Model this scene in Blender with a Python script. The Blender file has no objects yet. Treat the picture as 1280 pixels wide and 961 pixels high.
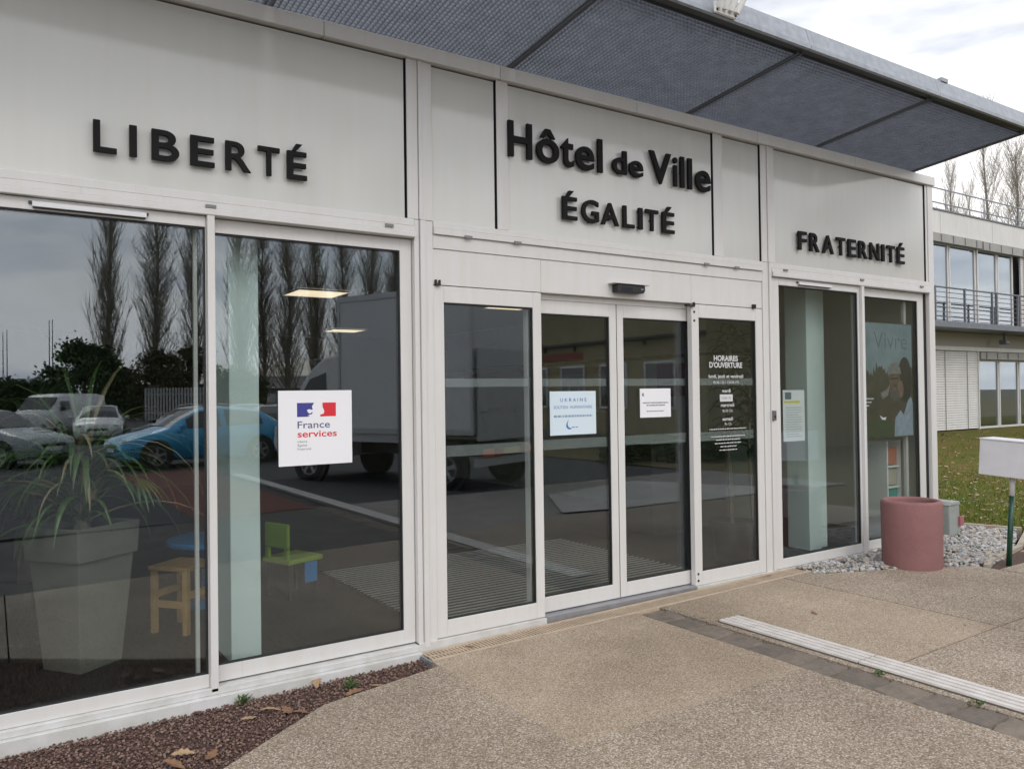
import bpy, bmesh, math, random
from mathutils import Vector, Matrix, noise

random.seed(11)
R = math.radians
SC = bpy.context.scene
COL = SC.collection

# ---------------------------------------------------------------- camera
yaw, pit, rol = 0.582700622, 0.0125136384, -0.0134851686
fw = Vector((math.sin(yaw)*math.cos(pit), math.cos(yaw)*math.cos(pit), math.sin(pit)))
r0 = Vector((math.cos(yaw), -math.sin(yaw), 0)); u0 = r0.cross(fw)
rv = math.cos(rol)*r0 + math.sin(rol)*u0; uv = -math.sin(rol)*r0 + math.cos(rol)*u0
cam_data = bpy.data.cameras.new('camera'); cam = bpy.data.objects.new('camera', cam_data); COL.objects.link(cam)
M = Matrix((rv, uv, -fw)).transposed().to_4x4(); M.translation = (0, -4.634, 1.6)
cam.matrix_world = M
cam_data.sensor_fit = 'HORIZONTAL'; cam_data.sensor_width = 36; cam_data.lens = 990/1280*36
cam_data.clip_start = 0.05; cam_data.clip_end = 3000
SC.camera = cam

# ---------------------------------------------------------------- sky, sun, exposure
SUN_EL, SUN_AZ = 42, 192          # degrees; azimuth counted from +Y clockwise
world = bpy.data.worlds.new('World'); SC.world = world; world.use_nodes = True
wn, wl = world.node_tree.nodes, world.node_tree.links
wn.clear()
w_out = wn.new('ShaderNodeOutputWorld'); w_bg = wn.new('ShaderNodeBackground')
sky = wn.new('ShaderNodeTexSky'); sky.sky_type = 'NISHITA'; sky.sun_disc = False
sky.sun_elevation = R(SUN_EL); sky.sun_rotation = R(SUN_AZ); sky.air_density = 1.2; sky.dust_density = 2.0
tc = wn.new('ShaderNodeTexCoord'); mp = wn.new('ShaderNodeMapping'); mp.inputs['Scale'].default_value = (1.3, 1.3, 5.5); mp.inputs['Location'].default_value = (1.3, 1.7, 0.1)
n1 = wn.new('ShaderNodeTexNoise'); n1.inputs['Scale'].default_value = 1.5; n1.inputs['Detail'].default_value = 7; n1.inputs['Roughness'].default_value = 0.55
rp = wn.new('ShaderNodeValToRGB'); rp.color_ramp.elements[0].position = 0.41; rp.color_ramp.elements[0].color = (7.2, 7.6, 8.5, 1)
rp.color_ramp.elements[1].position = 0.56; rp.color_ramp.elements[1].color = (12.2, 12.0, 12.0, 1)
n2 = wn.new('ShaderNodeTexNoise'); n2.inputs['Scale'].default_value = 2.6; n2.inputs['Detail'].default_value = 5
rp2 = wn.new('ShaderNodeValToRGB'); rp2.color_ramp.elements[0].position = 0.33; rp2.color_ramp.elements[0].color = (0.5,)*3+(1,)
rp2.color_ramp.elements[1].position = 0.5; rp2.color_ramp.elements[1].color = (1, 1, 1, 1)
mx = wn.new('ShaderNodeMix'); mx.data_type = 'RGBA'
wl.new(tc.outputs['Generated'], mp.inputs['Vector'])
wl.new(mp.outputs['Vector'], n1.inputs['Vector']); wl.new(mp.outputs['Vector'], n2.inputs['Vector'])
wl.new(n1.outputs['Fac'], rp.inputs['Fac']); wl.new(n2.outputs['Fac'], rp2.inputs['Fac'])
wl.new(rp2.outputs['Color'], mx.inputs['Factor']); wl.new(sky.outputs['Color'], mx.inputs[6]); wl.new(rp.outputs['Color'], mx.inputs[7])
gl_d = wn.new('ShaderNodeVectorMath'); gl_d.operation = 'DOT_PRODUCT'; wl.new(tc.outputs['Generated'], gl_d.inputs[0])
_a = R(SUN_AZ); gl_d.inputs[1].default_value = (math.sin(_a)*math.cos(R(SUN_EL)), math.cos(_a)*math.cos(R(SUN_EL)), math.sin(R(SUN_EL)))
gl_m = wn.new('ShaderNodeMapRange'); gl_m.interpolation_type = 'SMOOTHSTEP'; gl_m.inputs[1].default_value = -0.2; gl_m.inputs[2].default_value = 1.0; gl_m.inputs[3].default_value = 1.0; gl_m.inputs[4].default_value = 1.5
wl.new(gl_d.outputs['Value'], gl_m.inputs[0])
gl_x = wn.new('ShaderNodeVectorMath'); gl_x.operation = 'SCALE'; wl.new(mx.outputs[2], gl_x.inputs[0]); wl.new(gl_m.outputs[0], gl_x.inputs['Scale'])
wl.new(gl_x.outputs[0], w_bg.inputs['Color']); w_bg.inputs['Strength'].default_value = 0.1
wl.new(w_bg.outputs[0], w_out.inputs[0])

sd = bpy.data.lights.new('sun', 'SUN'); sun = bpy.data.objects.new('sun', sd); COL.objects.link(sun)
sd.energy = 0.6; sd.angle = R(25); sd.color = (1, 0.96, 0.9)
a = R(SUN_AZ); sdir = Vector((math.sin(a)*math.cos(R(SUN_EL)), math.cos(a)*math.cos(R(SUN_EL)), math.sin(R(SUN_EL))))
sun.rotation_euler = sdir.to_track_quat('Z', 'Y').to_euler(); sun.location = (0, -10, 20)

SC.view_settings.view_transform = 'Standard'; SC.view_settings.look = 'None'
SC.view_settings.exposure = 0.20; SC.view_settings.gamma = 1.0
SC.render.engine = 'CYCLES'
SC.cycles.max_bounces = 10; SC.cycles.transparent_max_bounces = 24; SC.cycles.glossy_bounces = 5; SC.cycles.diffuse_bounces = 4
SC.cycles.use_denoising = True; SC.cycles.sample_clamp_indirect = 6

# ---------------------------------------------------------------- materials
MATS = {}
def mat(name, col, rough=0.5, metal=0.0, spec=0.5, var=0.0, vs=4.0, bump=0.0, bs=60.0, col2=None, streak=0.0, emit=None, coat=0.0, local=False):
    """Principled with optional world-space noise variation between col and col2, fine bump and vertical dirt streaks."""
    if name in MATS: return MATS[name]
    m = bpy.data.materials.new(name); m.use_nodes = True
    N, L = m.node_tree.nodes, m.node_tree.links
    p = N['Principled BSDF']
    p.inputs['Base Color'].default_value = (*col, 1); p.inputs['Roughness'].default_value = rough
    p.inputs['Metallic'].default_value = metal; p.inputs['Specular IOR Level'].default_value = spec
    p.inputs['Coat Weight'].default_value = coat
    if emit:
        p.inputs['Emission Color'].default_value = (*emit[0], 1); p.inputs['Emission Strength'].default_value = emit[1]
    if var or col2 or bump or streak:
        if local:
            t = N.new('ShaderNodeTexCoord'); pos = t.outputs['Object']
        else:
            g = N.new('ShaderNodeNewGeometry'); pos = g.outputs['Position']
    cur = None
    if var or col2:
        n = N.new('ShaderNodeTexNoise'); n.inputs['Scale'].default_value = vs; n.inputs['Detail'].default_value = 6; n.inputs['Roughness'].default_value = 0.62
        L.new(pos, n.inputs['Vector'])
        rr = N.new('ShaderNodeValToRGB'); rr.color_ramp.elements[0].position = 0.3; rr.color_ramp.elements[1].position = 0.7
        c2 = col2 if col2 else tuple(c*(1-var) for c in col)
        rr.color_ramp.elements[0].color = (*c2, 1); rr.color_ramp.elements[1].color = (*(col if col2 else tuple(min(1, c*(1+var*.5)) for c in col)), 1)
        L.new(n.outputs['Fac'], rr.inputs['Fac']); cur = rr.outputs['Color']
    if streak:
        mpn = N.new('ShaderNodeMapping'); mpn.inputs['Scale'].default_value = (9, 9, 0.7); L.new(pos, mpn.inputs['Vector'])
        n = N.new('ShaderNodeTexNoise'); n.inputs['Scale'].default_value = 1.6; n.inputs['Detail'].default_value = 8; L.new(mpn.outputs['Vector'], n.inputs['Vector'])
        rr = N.new('ShaderNodeValToRGB'); rr.color_ramp.elements[0].position = 0.28; rr.color_ramp.elements[1].position = 0.62
        d = 1-streak; rr.color_ramp.elements[0].color = (d, d*.985, d*.95, 1); rr.color_ramp.elements[1].color = (1, 1, 1, 1)
        L.new(n.outputs['Fac'], rr.inputs['Fac'])
        mm = N.new('ShaderNodeMix'); mm.data_type = 'RGBA'; mm.blend_type = 'MULTIPLY'; mm.inputs['Factor'].default_value = 1
        if cur: L.new(cur, mm.inputs[6])
        else: mm.inputs[6].default_value = (*col, 1)
        L.new(rr.outputs['Color'], mm.inputs[7]); cur = mm.outputs[2]
    if streak > .03:
        mpn = N.new('ShaderNodeMapping'); mpn.inputs['Scale'].default_value = (26, 26, 0.9); L.new(pos, mpn.inputs['Vector'])
        n = N.new('ShaderNodeTexNoise'); n.inputs['Scale'].default_value = 1.3; n.inputs['Detail'].default_value = 3; L.new(mpn.outputs['Vector'], n.inputs['Vector'])
        rr = N.new('ShaderNodeValToRGB'); rr.color_ramp.elements[0].position = 0.64; rr.color_ramp.elements[1].position = 0.80
        rr.color_ramp.elements[0].color = (1, 1, 1, 1); rr.color_ramp.elements[1].color = (.90, .88, .85, 1); L.new(n.outputs['Fac'], rr.inputs['Fac'])
        mm = N.new('ShaderNodeMix'); mm.data_type = 'RGBA'; mm.blend_type = 'MULTIPLY'; mm.inputs['Factor'].default_value = 1
        L.new(cur, mm.inputs[6]); L.new(rr.outputs['Color'], mm.inputs[7]); cur = mm.outputs[2]
    if cur: L.new(cur, p.inputs['Base Color'])
    if bump:
        n = N.new('ShaderNodeTexNoise'); n.inputs['Scale'].default_value = bs; n.inputs['Detail'].default_value = 4; L.new(pos, n.inputs['Vector'])
        b = N.new('ShaderNodeBump'); b.inputs['Strength'].default_value = bump; b.inputs['Distance'].default_value = 0.01
        L.new(n.outputs['Fac'], b.inputs['Height']); L.new(b.outputs['Normal'], p.inputs['Normal'])
    MATS[name] = m
    return m

def glass_mat(name, tint=(0.90, 0.93, 0.92), r0=0.105):
    """Clear pane: angle-dependent mirror over a tinted see-through body."""
    m = bpy.data.materials.new(name); m.use_nodes = True
    N, L = m.node_tree.nodes, m.node_tree.links; N.clear()
    out = N.new('ShaderNodeOutputMaterial'); mix = N.new('ShaderNodeMixShader')
    tr = N.new('ShaderNodeBsdfTransparent'); tr.inputs['Color'].default_value = (*tint, 1)
    gl = N.new('ShaderNodeBsdfGlossy'); gl.inputs['Roughness'].default_value = 0.0; gl.inputs['Color'].default_value = (0.88, 0.94, 1, 1)
    g = N.new('ShaderNodeNewGeometry')
    dot = N.new('ShaderNodeVectorMath'); dot.operation = 'DOT_PRODUCT'; L.new(g.outputs['Incoming'], dot.inputs[0]); L.new(g.outputs['Normal'], dot.inputs[1])
    ab = N.new('ShaderNodeMath'); ab.operation = 'ABSOLUTE'; L.new(dot.outputs['Value'], ab.inputs[0])
    om = N.new('ShaderNodeMath'); om.operation = 'SUBTRACT'; om.inputs[0].default_value = 1; L.new(ab.outputs[0], om.inputs[1])
    pw = N.new('ShaderNodeMath'); pw.operation = 'POWER'; L.new(om.outputs[0], pw.inputs[0]); pw.inputs[1].default_value = 5
    ma = N.new('ShaderNodeMath'); ma.operation = 'MULTIPLY_ADD'; L.new(pw.outputs[0], ma.inputs[0]); ma.inputs[1].default_value = 1-r0; ma.inputs[2].default_value = r0
    L.new(ma.outputs[0], mix.inputs['Fac']); L.new(tr.outputs[0], mix.inputs[1]); L.new(gl.outputs[0], mix.inputs[2])
    L.new(mix.outputs[0], out.inputs['Surface'])
    MATS[name] = m
    return m

def aggregate_mat(name, cols, scale, bump=0.5, tone=1.0, patch=0.2):
    """Exposed-aggregate concrete: pebbles of several colours in a sand matrix."""
    m = bpy.data.materials.new(name); m.use_nodes = True
    N, L = m.node_tree.nodes, m.node_tree.links; p = N['Principled BSDF']
    g = N.new('ShaderNodeNewGeometry')
    v = N.new('ShaderNodeTexVoronoi'); v.inputs['Scale'].default_value = scale; L.new(g.outputs['Position'], v.inputs['Vector'])
    sx = N.new('ShaderNodeSeparateColor'); L.new(v.outputs['Color'], sx.inputs[0])
    rr = N.new('ShaderNodeValToRGB'); rr.color_ramp.interpolation = 'CONSTANT'
    el = rr.color_ramp.elements
    for i, c in enumerate(cols):
        e = el[i] if i < 2 else el.new(i/len(cols))
        e.position = i/len(cols); e.color = (*[q*tone for q in c], 1)
    L.new(sx.outputs[0], rr.inputs['Fac'])
    edge = N.new('ShaderNodeValToRGB'); edge.color_ramp.elements[0].position = 0.25; edge.color_ramp.elements[0].color = (1, 1, 1, 1)
    edge.color_ramp.elements[1].position = 0.62; edge.color_ramp.elements[1].color = (0.62, 0.6, 0.57, 1)
    L.new(v.outputs['Distance'], edge.inputs['Fac'])
    m1 = N.new('ShaderNodeMix'); m1.data_type = 'RGBA'; m1.blend_type = 'MULTIPLY'; m1.inputs['Factor'].default_value = 1
    L.new(rr.outputs['Color'], m1.inputs[6]); L.new(edge.outputs['Color'], m1.inputs[7])
    n = N.new('ShaderNodeTexNoise'); n.inputs['Scale'].default_value = 1.7; n.inputs['Detail'].default_value = 9; n.inputs['Roughness'].default_value = 0.68; L.new(g.outputs['Position'], n.inputs['Vector'])
    pr = N.new('ShaderNodeValToRGB'); pr.color_ramp.elements[0].position = 0.34; pr.color_ramp.elements[1].position = 0.68
    pr.color_ramp.elements[0].color = (1-patch, 1-patch*1.05, 1-patch*1.15, 1); pr.color_ramp.elements[1].color = (1+patch*.35,)*3+(1,)
    L.new(n.outputs['Fac'], pr.inputs['Fac'])
    m2 = N.new('ShaderNodeMix'); m2.data_type = 'RGBA'; m2.blend_type = 'MULTIPLY'; m2.inputs['Factor'].default_value = 1
    L.new(m1.outputs[2], m2.inputs[6]); L.new(pr.outputs['Color'], m2.inputs[7])
    v2 = N.new('ShaderNodeTexVoronoi'); v2.inputs['Scale'].default_value = 3.2; L.new(g.outputs['Position'], v2.inputs['Vector'])
    sp_ = N.new('ShaderNodeValToRGB'); sp_.color_ramp.elements[0].position = 0.022; sp_.color_ramp.elements[0].color = (.35, .33, .31, 1); sp_.color_ramp.elements[1].position = 0.04; sp_.color_ramp.elements[1].color = (1, 1, 1, 1)
    L.new(v2.outputs['Distance'], sp_.inputs['Fac'])
    nb_ = N.new('ShaderNodeTexNoise'); nb_.inputs['Scale'].default_value = 0.55; nb_.inputs['Detail'].default_value = 5; L.new(g.outputs['Position'], nb_.inputs['Vector'])
    rb_ = N.new('ShaderNodeValToRGB'); rb_.color_ramp.elements[0].position = 0.38; rb_.color_ramp.elements[0].color = (.82, .80, .77, 1); rb_.color_ramp.elements[1].position = 0.62; rb_.color_ramp.elements[1].color = (1.08, 1.07, 1.05, 1)
    L.new(nb_.outputs['Fac'], rb_.inputs['Fac'])
    m3 = N.new('ShaderNodeMix'); m3.data_type = 'RGBA'; m3.blend_type = 'MULTIPLY'; m3.inputs['Factor'].default_value = 1; L.new(m2.outputs[2], m3.inputs[6]); L.new(sp_.outputs['Color'], m3.inputs[7])
    m4 = N.new('ShaderNodeMix'); m4.data_type = 'RGBA'; m4.blend_type = 'MULTIPLY'; m4.inputs['Factor'].default_value = 1; L.new(m3.outputs[2], m4.inputs[6]); L.new(rb_.outputs['Color'], m4.inputs[7]); L.new(m4.outputs[2], p.inputs['Base Color'])
    p.inputs['Roughness'].default_value = 0.75; p.inputs['Specular IOR Level'].default_value = 0.35
    b = N.new('ShaderNodeBump'); b.inputs['Strength'].default_value = bump; b.inputs['Distance'].default_value = 0.006; b.invert = True
    L.new(v.outputs['Distance'], b.inputs['Height']); L.new(b.outputs['Normal'], p.inputs['Normal'])
    MATS[name] = m
    return m

WHITE = mat('white_lacquer', (0.645, 0.637, 0.625), 0.38, var=0.03, vs=3, streak=0.035)
PANEL = mat('panel_enamel', (0.585, 0.59, 0.565), 0.10, var=0.025, vs=1.2, streak=0.016, spec=0.6)
SILL = mat('weathered_white_sill', (0.63, 0.635, 0.635), 0.5, col2=(0.47, 0.46, 0.42), vs=6, bump=0.1, bs=30)
GASKET = mat('black_rubber', (0.012, 0.012, 0.012), 0.6)
BLACKP = mat('black_plastic', (0.015, 0.015, 0.016), 0.35)
LETTER = mat('anthracite_letter', (0.010, 0.0097, 0.010), 0.7, var=0.15, vs=8, spec=.2)
GALV = mat('galvanised_steel', (0.30, 0.32, 0.35), 0.45, metal=0.55, var=0.22, vs=14)
GRATE = mat('galvanised_grating', (0.228, 0.252, 0.298), 0.5, metal=0.2, var=0.2, vs=9)
DARKST = mat('dark_steel', (0.035, 0.037, 0.04), 0.5, metal=0.3)
ALU = mat('brushed_aluminium', (0.42, 0.42, 0.43), 0.35, metal=0.8)
GLASS = glass_mat('window_glass')
PAPER = mat('white_paper', (0.78, 0.78, 0.80), 0.6)
PAPERB = mat('pale_blue_paper', (0.60, 0.70, 0.76), 0.6)

# ---------------------------------------------------------------- mesh helpers
def wloc(o):
    v = Vector((0, 0, 0))
    while o is not None:
        v += o.location; o = o.parent
    return v

class MB:
    def __init__(s): s.v = []; s.f = []; s.mi = []; s.m = 0
    def add(s, vs, fs):
        b = len(s.v); s.v += [tuple(q) for q in vs]; s.f += [tuple(b+i for i in f) for f in fs]; s.mi += [s.m]*len(fs); return s
    def box(s, x0, x1, y0, y1, z0, z1):
        return s.add([(x0,y0,z0),(x1,y0,z0),(x1,y1,z0),(x0,y1,z0),(x0,y0,z1),(x1,y0,z1),(x1,y1,z1),(x0,y1,z1)],
                     [(0,3,2,1),(4,5,6,7),(0,1,5,4),(1,2,6,5),(2,3,7,6),(3,0,4,7)])
    def obox(s, c, u, v, w):
        """box about c with half-vectors u, v, w"""
        c, u, v, w = map(Vector, (c, u, v, w))
        P = [c-u-v-w, c+u-v-w, c+u+v-w, c-u+v-w, c-u-v+w, c+u-v+w, c+u+v+w, c-u+v+w]
        return s.add(P, [(0,3,2,1),(4,5,6,7),(0,1,5,4),(1,2,6,5),(2,3,7,6),(3,0,4,7)])
    def tube(s, p0, p1, r0, r1=None, n=8, caps=True):
        p0, p1 = Vector(p0), Vector(p1); r1 = r0 if r1 is None else r1
        d = (p1-p0).normalized(); a = d.orthogonal().normalized(); b = d.cross(a)
        P = []
        for p, r in ((p0, r0), (p1, r1)):
            for i in range(n):
                t = 2*math.pi*i/n; P.append(p + a*(r*math.cos(t)) + b*(r*math.sin(t)))
        F = [(i, (i+1) % n, n+(i+1) % n, n+i) for i in range(n)]
        if caps: F += [tuple(range(n-1, -1, -1)), tuple(range(n, 2*n))]
        return s.add(P, F)
    def path(s, pts, rad, n=5):
        pts = [Vector(p) for p in pts]; P = []
        for i, p in enumerate(pts):
            d = (pts[min(i+1, len(pts)-1)] - pts[max(i-1, 0)]).normalized()
            a = d.cross(Vector((0.13, 0.21, 0.97))); a = a.normalized() if a.length > 1e-3 else d.orthogonal().normalized()
            b = d.cross(a); r = rad[i] if hasattr(rad, '__len__') else rad
            for k in range(n):
                t = 2*math.pi*k/n; P.append(p + a*(r*math.cos(t)) + b*(r*math.sin(t)))
        F = []
        for i in range(len(pts)-1):
            for k in range(n): F.append((i*n+k, i*n+(k+1) % n, (i+1)*n+(k+1) % n, (i+1)*n+k))
        F += [tuple(range(n-1, -1, -1)), tuple(range((len(pts)-1)*n, len(pts)*n))]
        return s.add(P, F)
    def lathe(s, prof, c=(0, 0, 0), n=32):
        c = Vector(c); P = []
        for r, z in prof:
            for i in range(n):
                t = 2*math.pi*i/n; P.append(c + Vector((r*math.cos(t), r*math.sin(t), z)))
        F = []
        for j in range(len(prof)-1):
            for i in range(n): F.append((j*n+i, j*n+(i+1) % n, (j+1)*n+(i+1) % n, (j+1)*n+i))
        return s.add(P, F)
    def prism(s, poly, z0, z1):
        n = len(poly)
        return s.add([(x, y, z0) for x, y in poly]+[(x, y, z1) for x, y in poly],
                     [tuple(range(n-1, -1, -1)), tuple(range(n, 2*n))]+[(i, (i+1) % n, n+(i+1) % n, n+i) for i in range(n)])
    def extr_y(s, poly, y0, y1):
        """polygon in xz extruded along y"""
        n = len(poly)
        return s.add([(x, y0, z) for x, z in poly]+[(x, y1, z) for x, z in poly],
                     [tuple(range(n)), tuple(range(2*n-1, n-1, -1))]+[(i, n+i, n+(i+1) % n, (i+1) % n) for i in range(n)])
    def mesh(s, name, mats, smooth=False, origin=None):
        me = bpy.data.meshes.new(name)
        if origin is not None:
            o = Vector(origin); vs = [tuple(Vector(q)-o) for q in s.v]
        else: vs = s.v
        me.from_pydata(vs, [], s.f)
        mats = mats if isinstance(mats, (list, tuple)) else [mats]
        for m in mats: me.materials.append(m)
        if len(mats) > 1: me.polygons.foreach_set('material_index', s.mi)
        if smooth: me.polygons.foreach_set('use_smooth', [True]*len(me.polygons))
        me.update(); return me
    def build(s, name, mats, parent=None, smooth=False, bevel=0.0, fix=False):
        lo = [min(q[i] for q in s.v) for i in range(3)]; hi = [max(q[i] for q in s.v) for i in range(3)]
        org = Vector(((lo[0]+hi[0])/2, (lo[1]+hi[1])/2, lo[2]))
        me = s.mesh(name, mats, smooth, org)
        if fix:
            bm = bmesh.new(); bm.from_mesh(me); bmesh.ops.recalc_face_normals(bm, faces=bm.faces); bm.to_mesh(me); bm.free()
        o = bpy.data.objects.new(name, me); COL.objects.link(o)
        o.parent = parent; o.location = org - (wloc(parent) if parent else Vector((0, 0, 0)))
        if bevel:
            b = o.modifiers.new('bevel', 'BEVEL'); b.width = bevel; b.segments = 2; b.limit_method = 'ANGLE'
        return o

def empty(name, loc=(0, 0, 0), parent=None):
    o = bpy.data.objects.new(name, None); COL.objects.link(o); o.empty_display_size = 0.1
    o.parent = parent; o.location = Vector(loc) - (wloc(parent) if parent else Vector((0, 0, 0))); return o
def tag(o, label=None, cat=None, group=None, kind=None):
    if label: o['label'] = label
    if cat: o['category'] = cat
    if group: o['group'] = group
    if kind: o['kind'] = kind
    return o
def thing(name, label, cat, loc=(0, 0, 0), group=None): return tag(empty(name, loc), label, cat, group)
def inst(name, me, parent, loc, rot=(0, 0, 0), scale=(1, 1, 1)):
    o = bpy.data.objects.new(name, me); COL.objects.link(o); o.parent = parent
    o.location = Vector(loc) - (wloc(parent) if parent else Vector((0, 0, 0))); o.rotation_euler = rot; o.scale = scale; return o
def copy_tree(o, parent=None):
    c = o.copy(); COL.objects.link(c); c.parent = parent
    for ch in o.children: copy_tree(ch, c)
    return c

def text_mb(s, extrude=0.0, offset=0.0, res=6):
    """glyph outline of s at size 1 as raw (verts, faces) in the xz plane, facing -y; depth 0..2*extrude in y"""
    cu = bpy.data.curves.new('glyph', 'FONT'); cu.body = s; cu.size = 1; cu.extrude = extrude; cu.offset = offset; cu.resolution_u = res; cu.fill_mode = 'BOTH'
    ob = bpy.data.objects.new('glyph', cu); COL.objects.link(ob)
    bpy.context.view_layer.update()
    me = bpy.data.meshes.new_from_object(ob.evaluated_get(bpy.context.evaluated_depsgraph_get()))
    V = [(v.co.x, -v.co.z, v.co.y) for v in me.vertices]; F = [tuple(p.vertices) for p in me.polygons]
    bpy.data.objects.remove(ob); bpy.data.curves.remove(cu); bpy.data.meshes.remove(me)
    return V, F
def text_fit(s, x0, x1, z0, cap, y, extrude=0.0, offset=0.0, ref='H', width=None):
    """text with baseline z0, cap height cap, stretched to x0..x1 ; returns MB"""
    V, F = text_mb(s, 0.0 if extrude == 0 else 1.0, offset)
    RV, _ = text_mb(ref, 0.0, offset)
    ch = max(q[2] for q in RV)-min(q[2] for q in RV); zb = min(q[2] for q in RV)
    lx, hx = min(q[0] for q in V), max(q[0] for q in V)
    k = cap/ch; kx = (x1-x0)/(hx-lx) if x1 is not None else k
    b = MB()
    b.add([(x0+(q[0]-lx)*kx, y+q[1]*extrude, z0+(q[2]-zb)*k) for q in V], F)
    return b
def gz(x): return -0.055 + 0.0145*(min(max(x, -1.5), 6.2)-2.2)

# ================================================================ THE SETTING: ground, forecourt, lawn
ASPH = mat('asphalt', (0.060, 0.060, 0.062), 0.85, var=0.35, vs=2.5, bump=0.4, bs=120)
b = MB(); b.add([(-900,-900,-0.16),(900,-900,-0.16),(900,900,-0.16),(-900,900,-0.16)], [(0,1,2,3)])
tag(b.build('ground', mat('open_ground', (0.085, 0.088, 0.045), 0.95, col2=(0.115, 0.095, 0.06), vs=0.05)), kind='structure')
b = MB(); b.box(-60, 12.2, -62, -6.6, -0.15, -0.05)
car_park = tag(b.build('car_park', ASPH), kind='structure')
PEB = [(0.41,0.34,0.27),(0.32,0.26,0.20),(0.47,0.41,0.345),(0.23,0.18,0.14),(0.39,0.325,0.26),(0.55,0.50,0.445),(0.30,0.24,0.185),(0.36,0.30,0.24)]
AGG = aggregate_mat('exposed_aggregate', PEB, 120, 0.45, 1.10, 0.15)
AGG2 = aggregate_mat('worn_aggregate', [(0.42,0.345,0.265),(0.38,0.305,0.23),(0.47,0.395,0.315),(0.32,0.25,0.185),(0.43,0.35,0.27),(0.53,0.465,0.385)], 128, 0.35, 1.10, 0.14)
pavement = tag(empty('pavement', (3, -1.5, -0.05)), kind='structure')
def slab(poly, m, dz=0.0, thick=0.09, n=None):
    """one cast slab following the slight cross fall of the forecourt"""
    b = MB(); k = len(poly)
    b.add([(x, y, gz(x)+dz-thick) for x, y in poly]+[(x, y, gz(x)+dz) for x, y in poly],
          [tuple(range(k-1, -1, -1)), tuple(range(k, 2*k))]+[(i, (i+1) % k, k+(i+1) % k, k+i) for i in range(k)])
    return b.build('slab', m, pavement)
slab([(2.29,-0.215),(2.29,-1.6602),(3.985,-1.6602),(3.985,-0.215)], AGG2)
# left slabs along the red gravel bed (edge runs diagonally from the drain to the lower left)
slab([(2.2885,-0.31),(1.50,-0.46),(0.86,-0.90),(0.10,-1.50),(0.10,-1.6602),(2.2885,-1.6602)], AGG)
slab([(0.09,-1.51),(-1.6,-2.6),(-1.6,-3.5),(0.09,-3.5)], AGG)
slab([(0.10,-1.6612),(0.10,-3.5),(2.056,-3.5),(2.056,-1.6612)], AGG)
slab([(2.06,-1.6612),(2.06,-3.5),(3.985,-3.5),(3.985,-1.6612)], AGG)
slab([(4.225,-0.215),(4.225,-3.5),(4.285,-3.5),(4.285,-0.215)], AGG)
slab([(4.285,-0.215),(4.285,-0.71),(5.67,-0.71),(5.67,-0.215)], AGG2, -0.001)
slab([(4.515,-0.715),(4.515,-1.95),(5.67,-1.95),(5.67,-0.715)], AGG2)
slab([(4.515,-1.96),(4.515,-3.5),(5.67,-3.5),(5.67,-1.96)], AGG)
slab([(5.68,-0.215),(5.68,-1.95),(7.40,-1.95),(7.40,-0.93),(6.60,-0.56),(6.08,-0.33),(6.0,-0.215)], AGG)
slab([(5.68,-1.96),(5.68,-3.5),(9.8,-3.5),(9.8,-1.1),(8.2,-1.14),(7.42,-1.14),(7.41,-1.96)], AGG)
GR2 = mat('dark_path', (0.105, 0.095, 0.085), 0.9, var=0.3, vs=3, bump=0.4, bs=90)
slab([(-1.6,-3.51),(-1.6,-6.6),(3.985,-6.6),(3.985,-3.51)], GR2)
slab([(4.515,-3.51),(4.515,-6.6),(12.2,-6.6),(12.2,-3.51)], mat('pale_path', (0.27, 0.25, 0.22), 0.9, var=0.25, vs=2.5, bump=0.3, bs=90))
slab([(4.225,-3.51),(4.225,-13.0),(4.285,-13.0),(4.285,-3.51)], GR2)
slab([(1.6,-6.62),(1.6,-14.6),(3.985,-14.6),(3.985,-6.62)], mat('red_brown_surfacing', (0.16, 0.062, 0.045), 0.9, var=0.25, vs=2), 0.003)
slab([(-1.6,-2.59),(-4.0,-4.1),(-4.0,-6.6),(-1.6,-6.6)], GR2, -0.002)

# basalt setts in a single course
def sett_mesh(i):
    rnd = random.Random(i); b = MB(); L_ = 0.115
    n = 12; pts = []
    for j in range(n):
        t = 2*math.pi*(j+.5)/n; cx, cy = math.cos(t), math.sin(t); q = max(abs(cx), abs(cy))
        pts.append((cx/q*L_*rnd.uniform(.90, 1.10), cy/q*.104*rnd.uniform(.86, 1.0)))
    top = [(x*rnd.uniform(.90, .96), y*rnd.uniform(.86, .94), rnd.uniform(.000, .006)) for x, y in pts]
    b.add([(x, y, -0.06) for x, y in pts]+[(x, y, -0.010) for x, y in pts]+top+[(0, 0, rnd.uniform(.004, .009))],
          [tuple(range(n-1, -1, -1))]+[(j, (j+1) % n, n+(j+1) % n, n+j) for j in range(n)]+[(n+j, n+(j+1) % n, 2*n+(j+1) % n, 2*n+j) for j in range(n)]+[(2*n+j, 2*n+(j+1) % n, 3*n) for j in range(n)])
    return b.mesh('sett', (SETT, SETT2, SETT3)[i % 3])
SETT = mat('basalt_sett', (0.185, 0.153, 0.122), 0.8, col2=(0.115, 0.096, 0.078), vs=14, bump=0.7, bs=30)
SETT2 = mat('basalt_sett_dark', (0.16, 0.132, 0.105), 0.8, col2=(0.10, 0.085, 0.07), vs=14, bump=0.7, bs=30); SETT3 = mat('basalt_sett_warm', (0.205, 0.168, 0.132), 0.8, col2=(0.13, 0.108, 0.086), vs=14, bump=0.7, bs=30)
setts = [sett_mesh(i) for i in range(6)]
y = -0.30; k = 0
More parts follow.
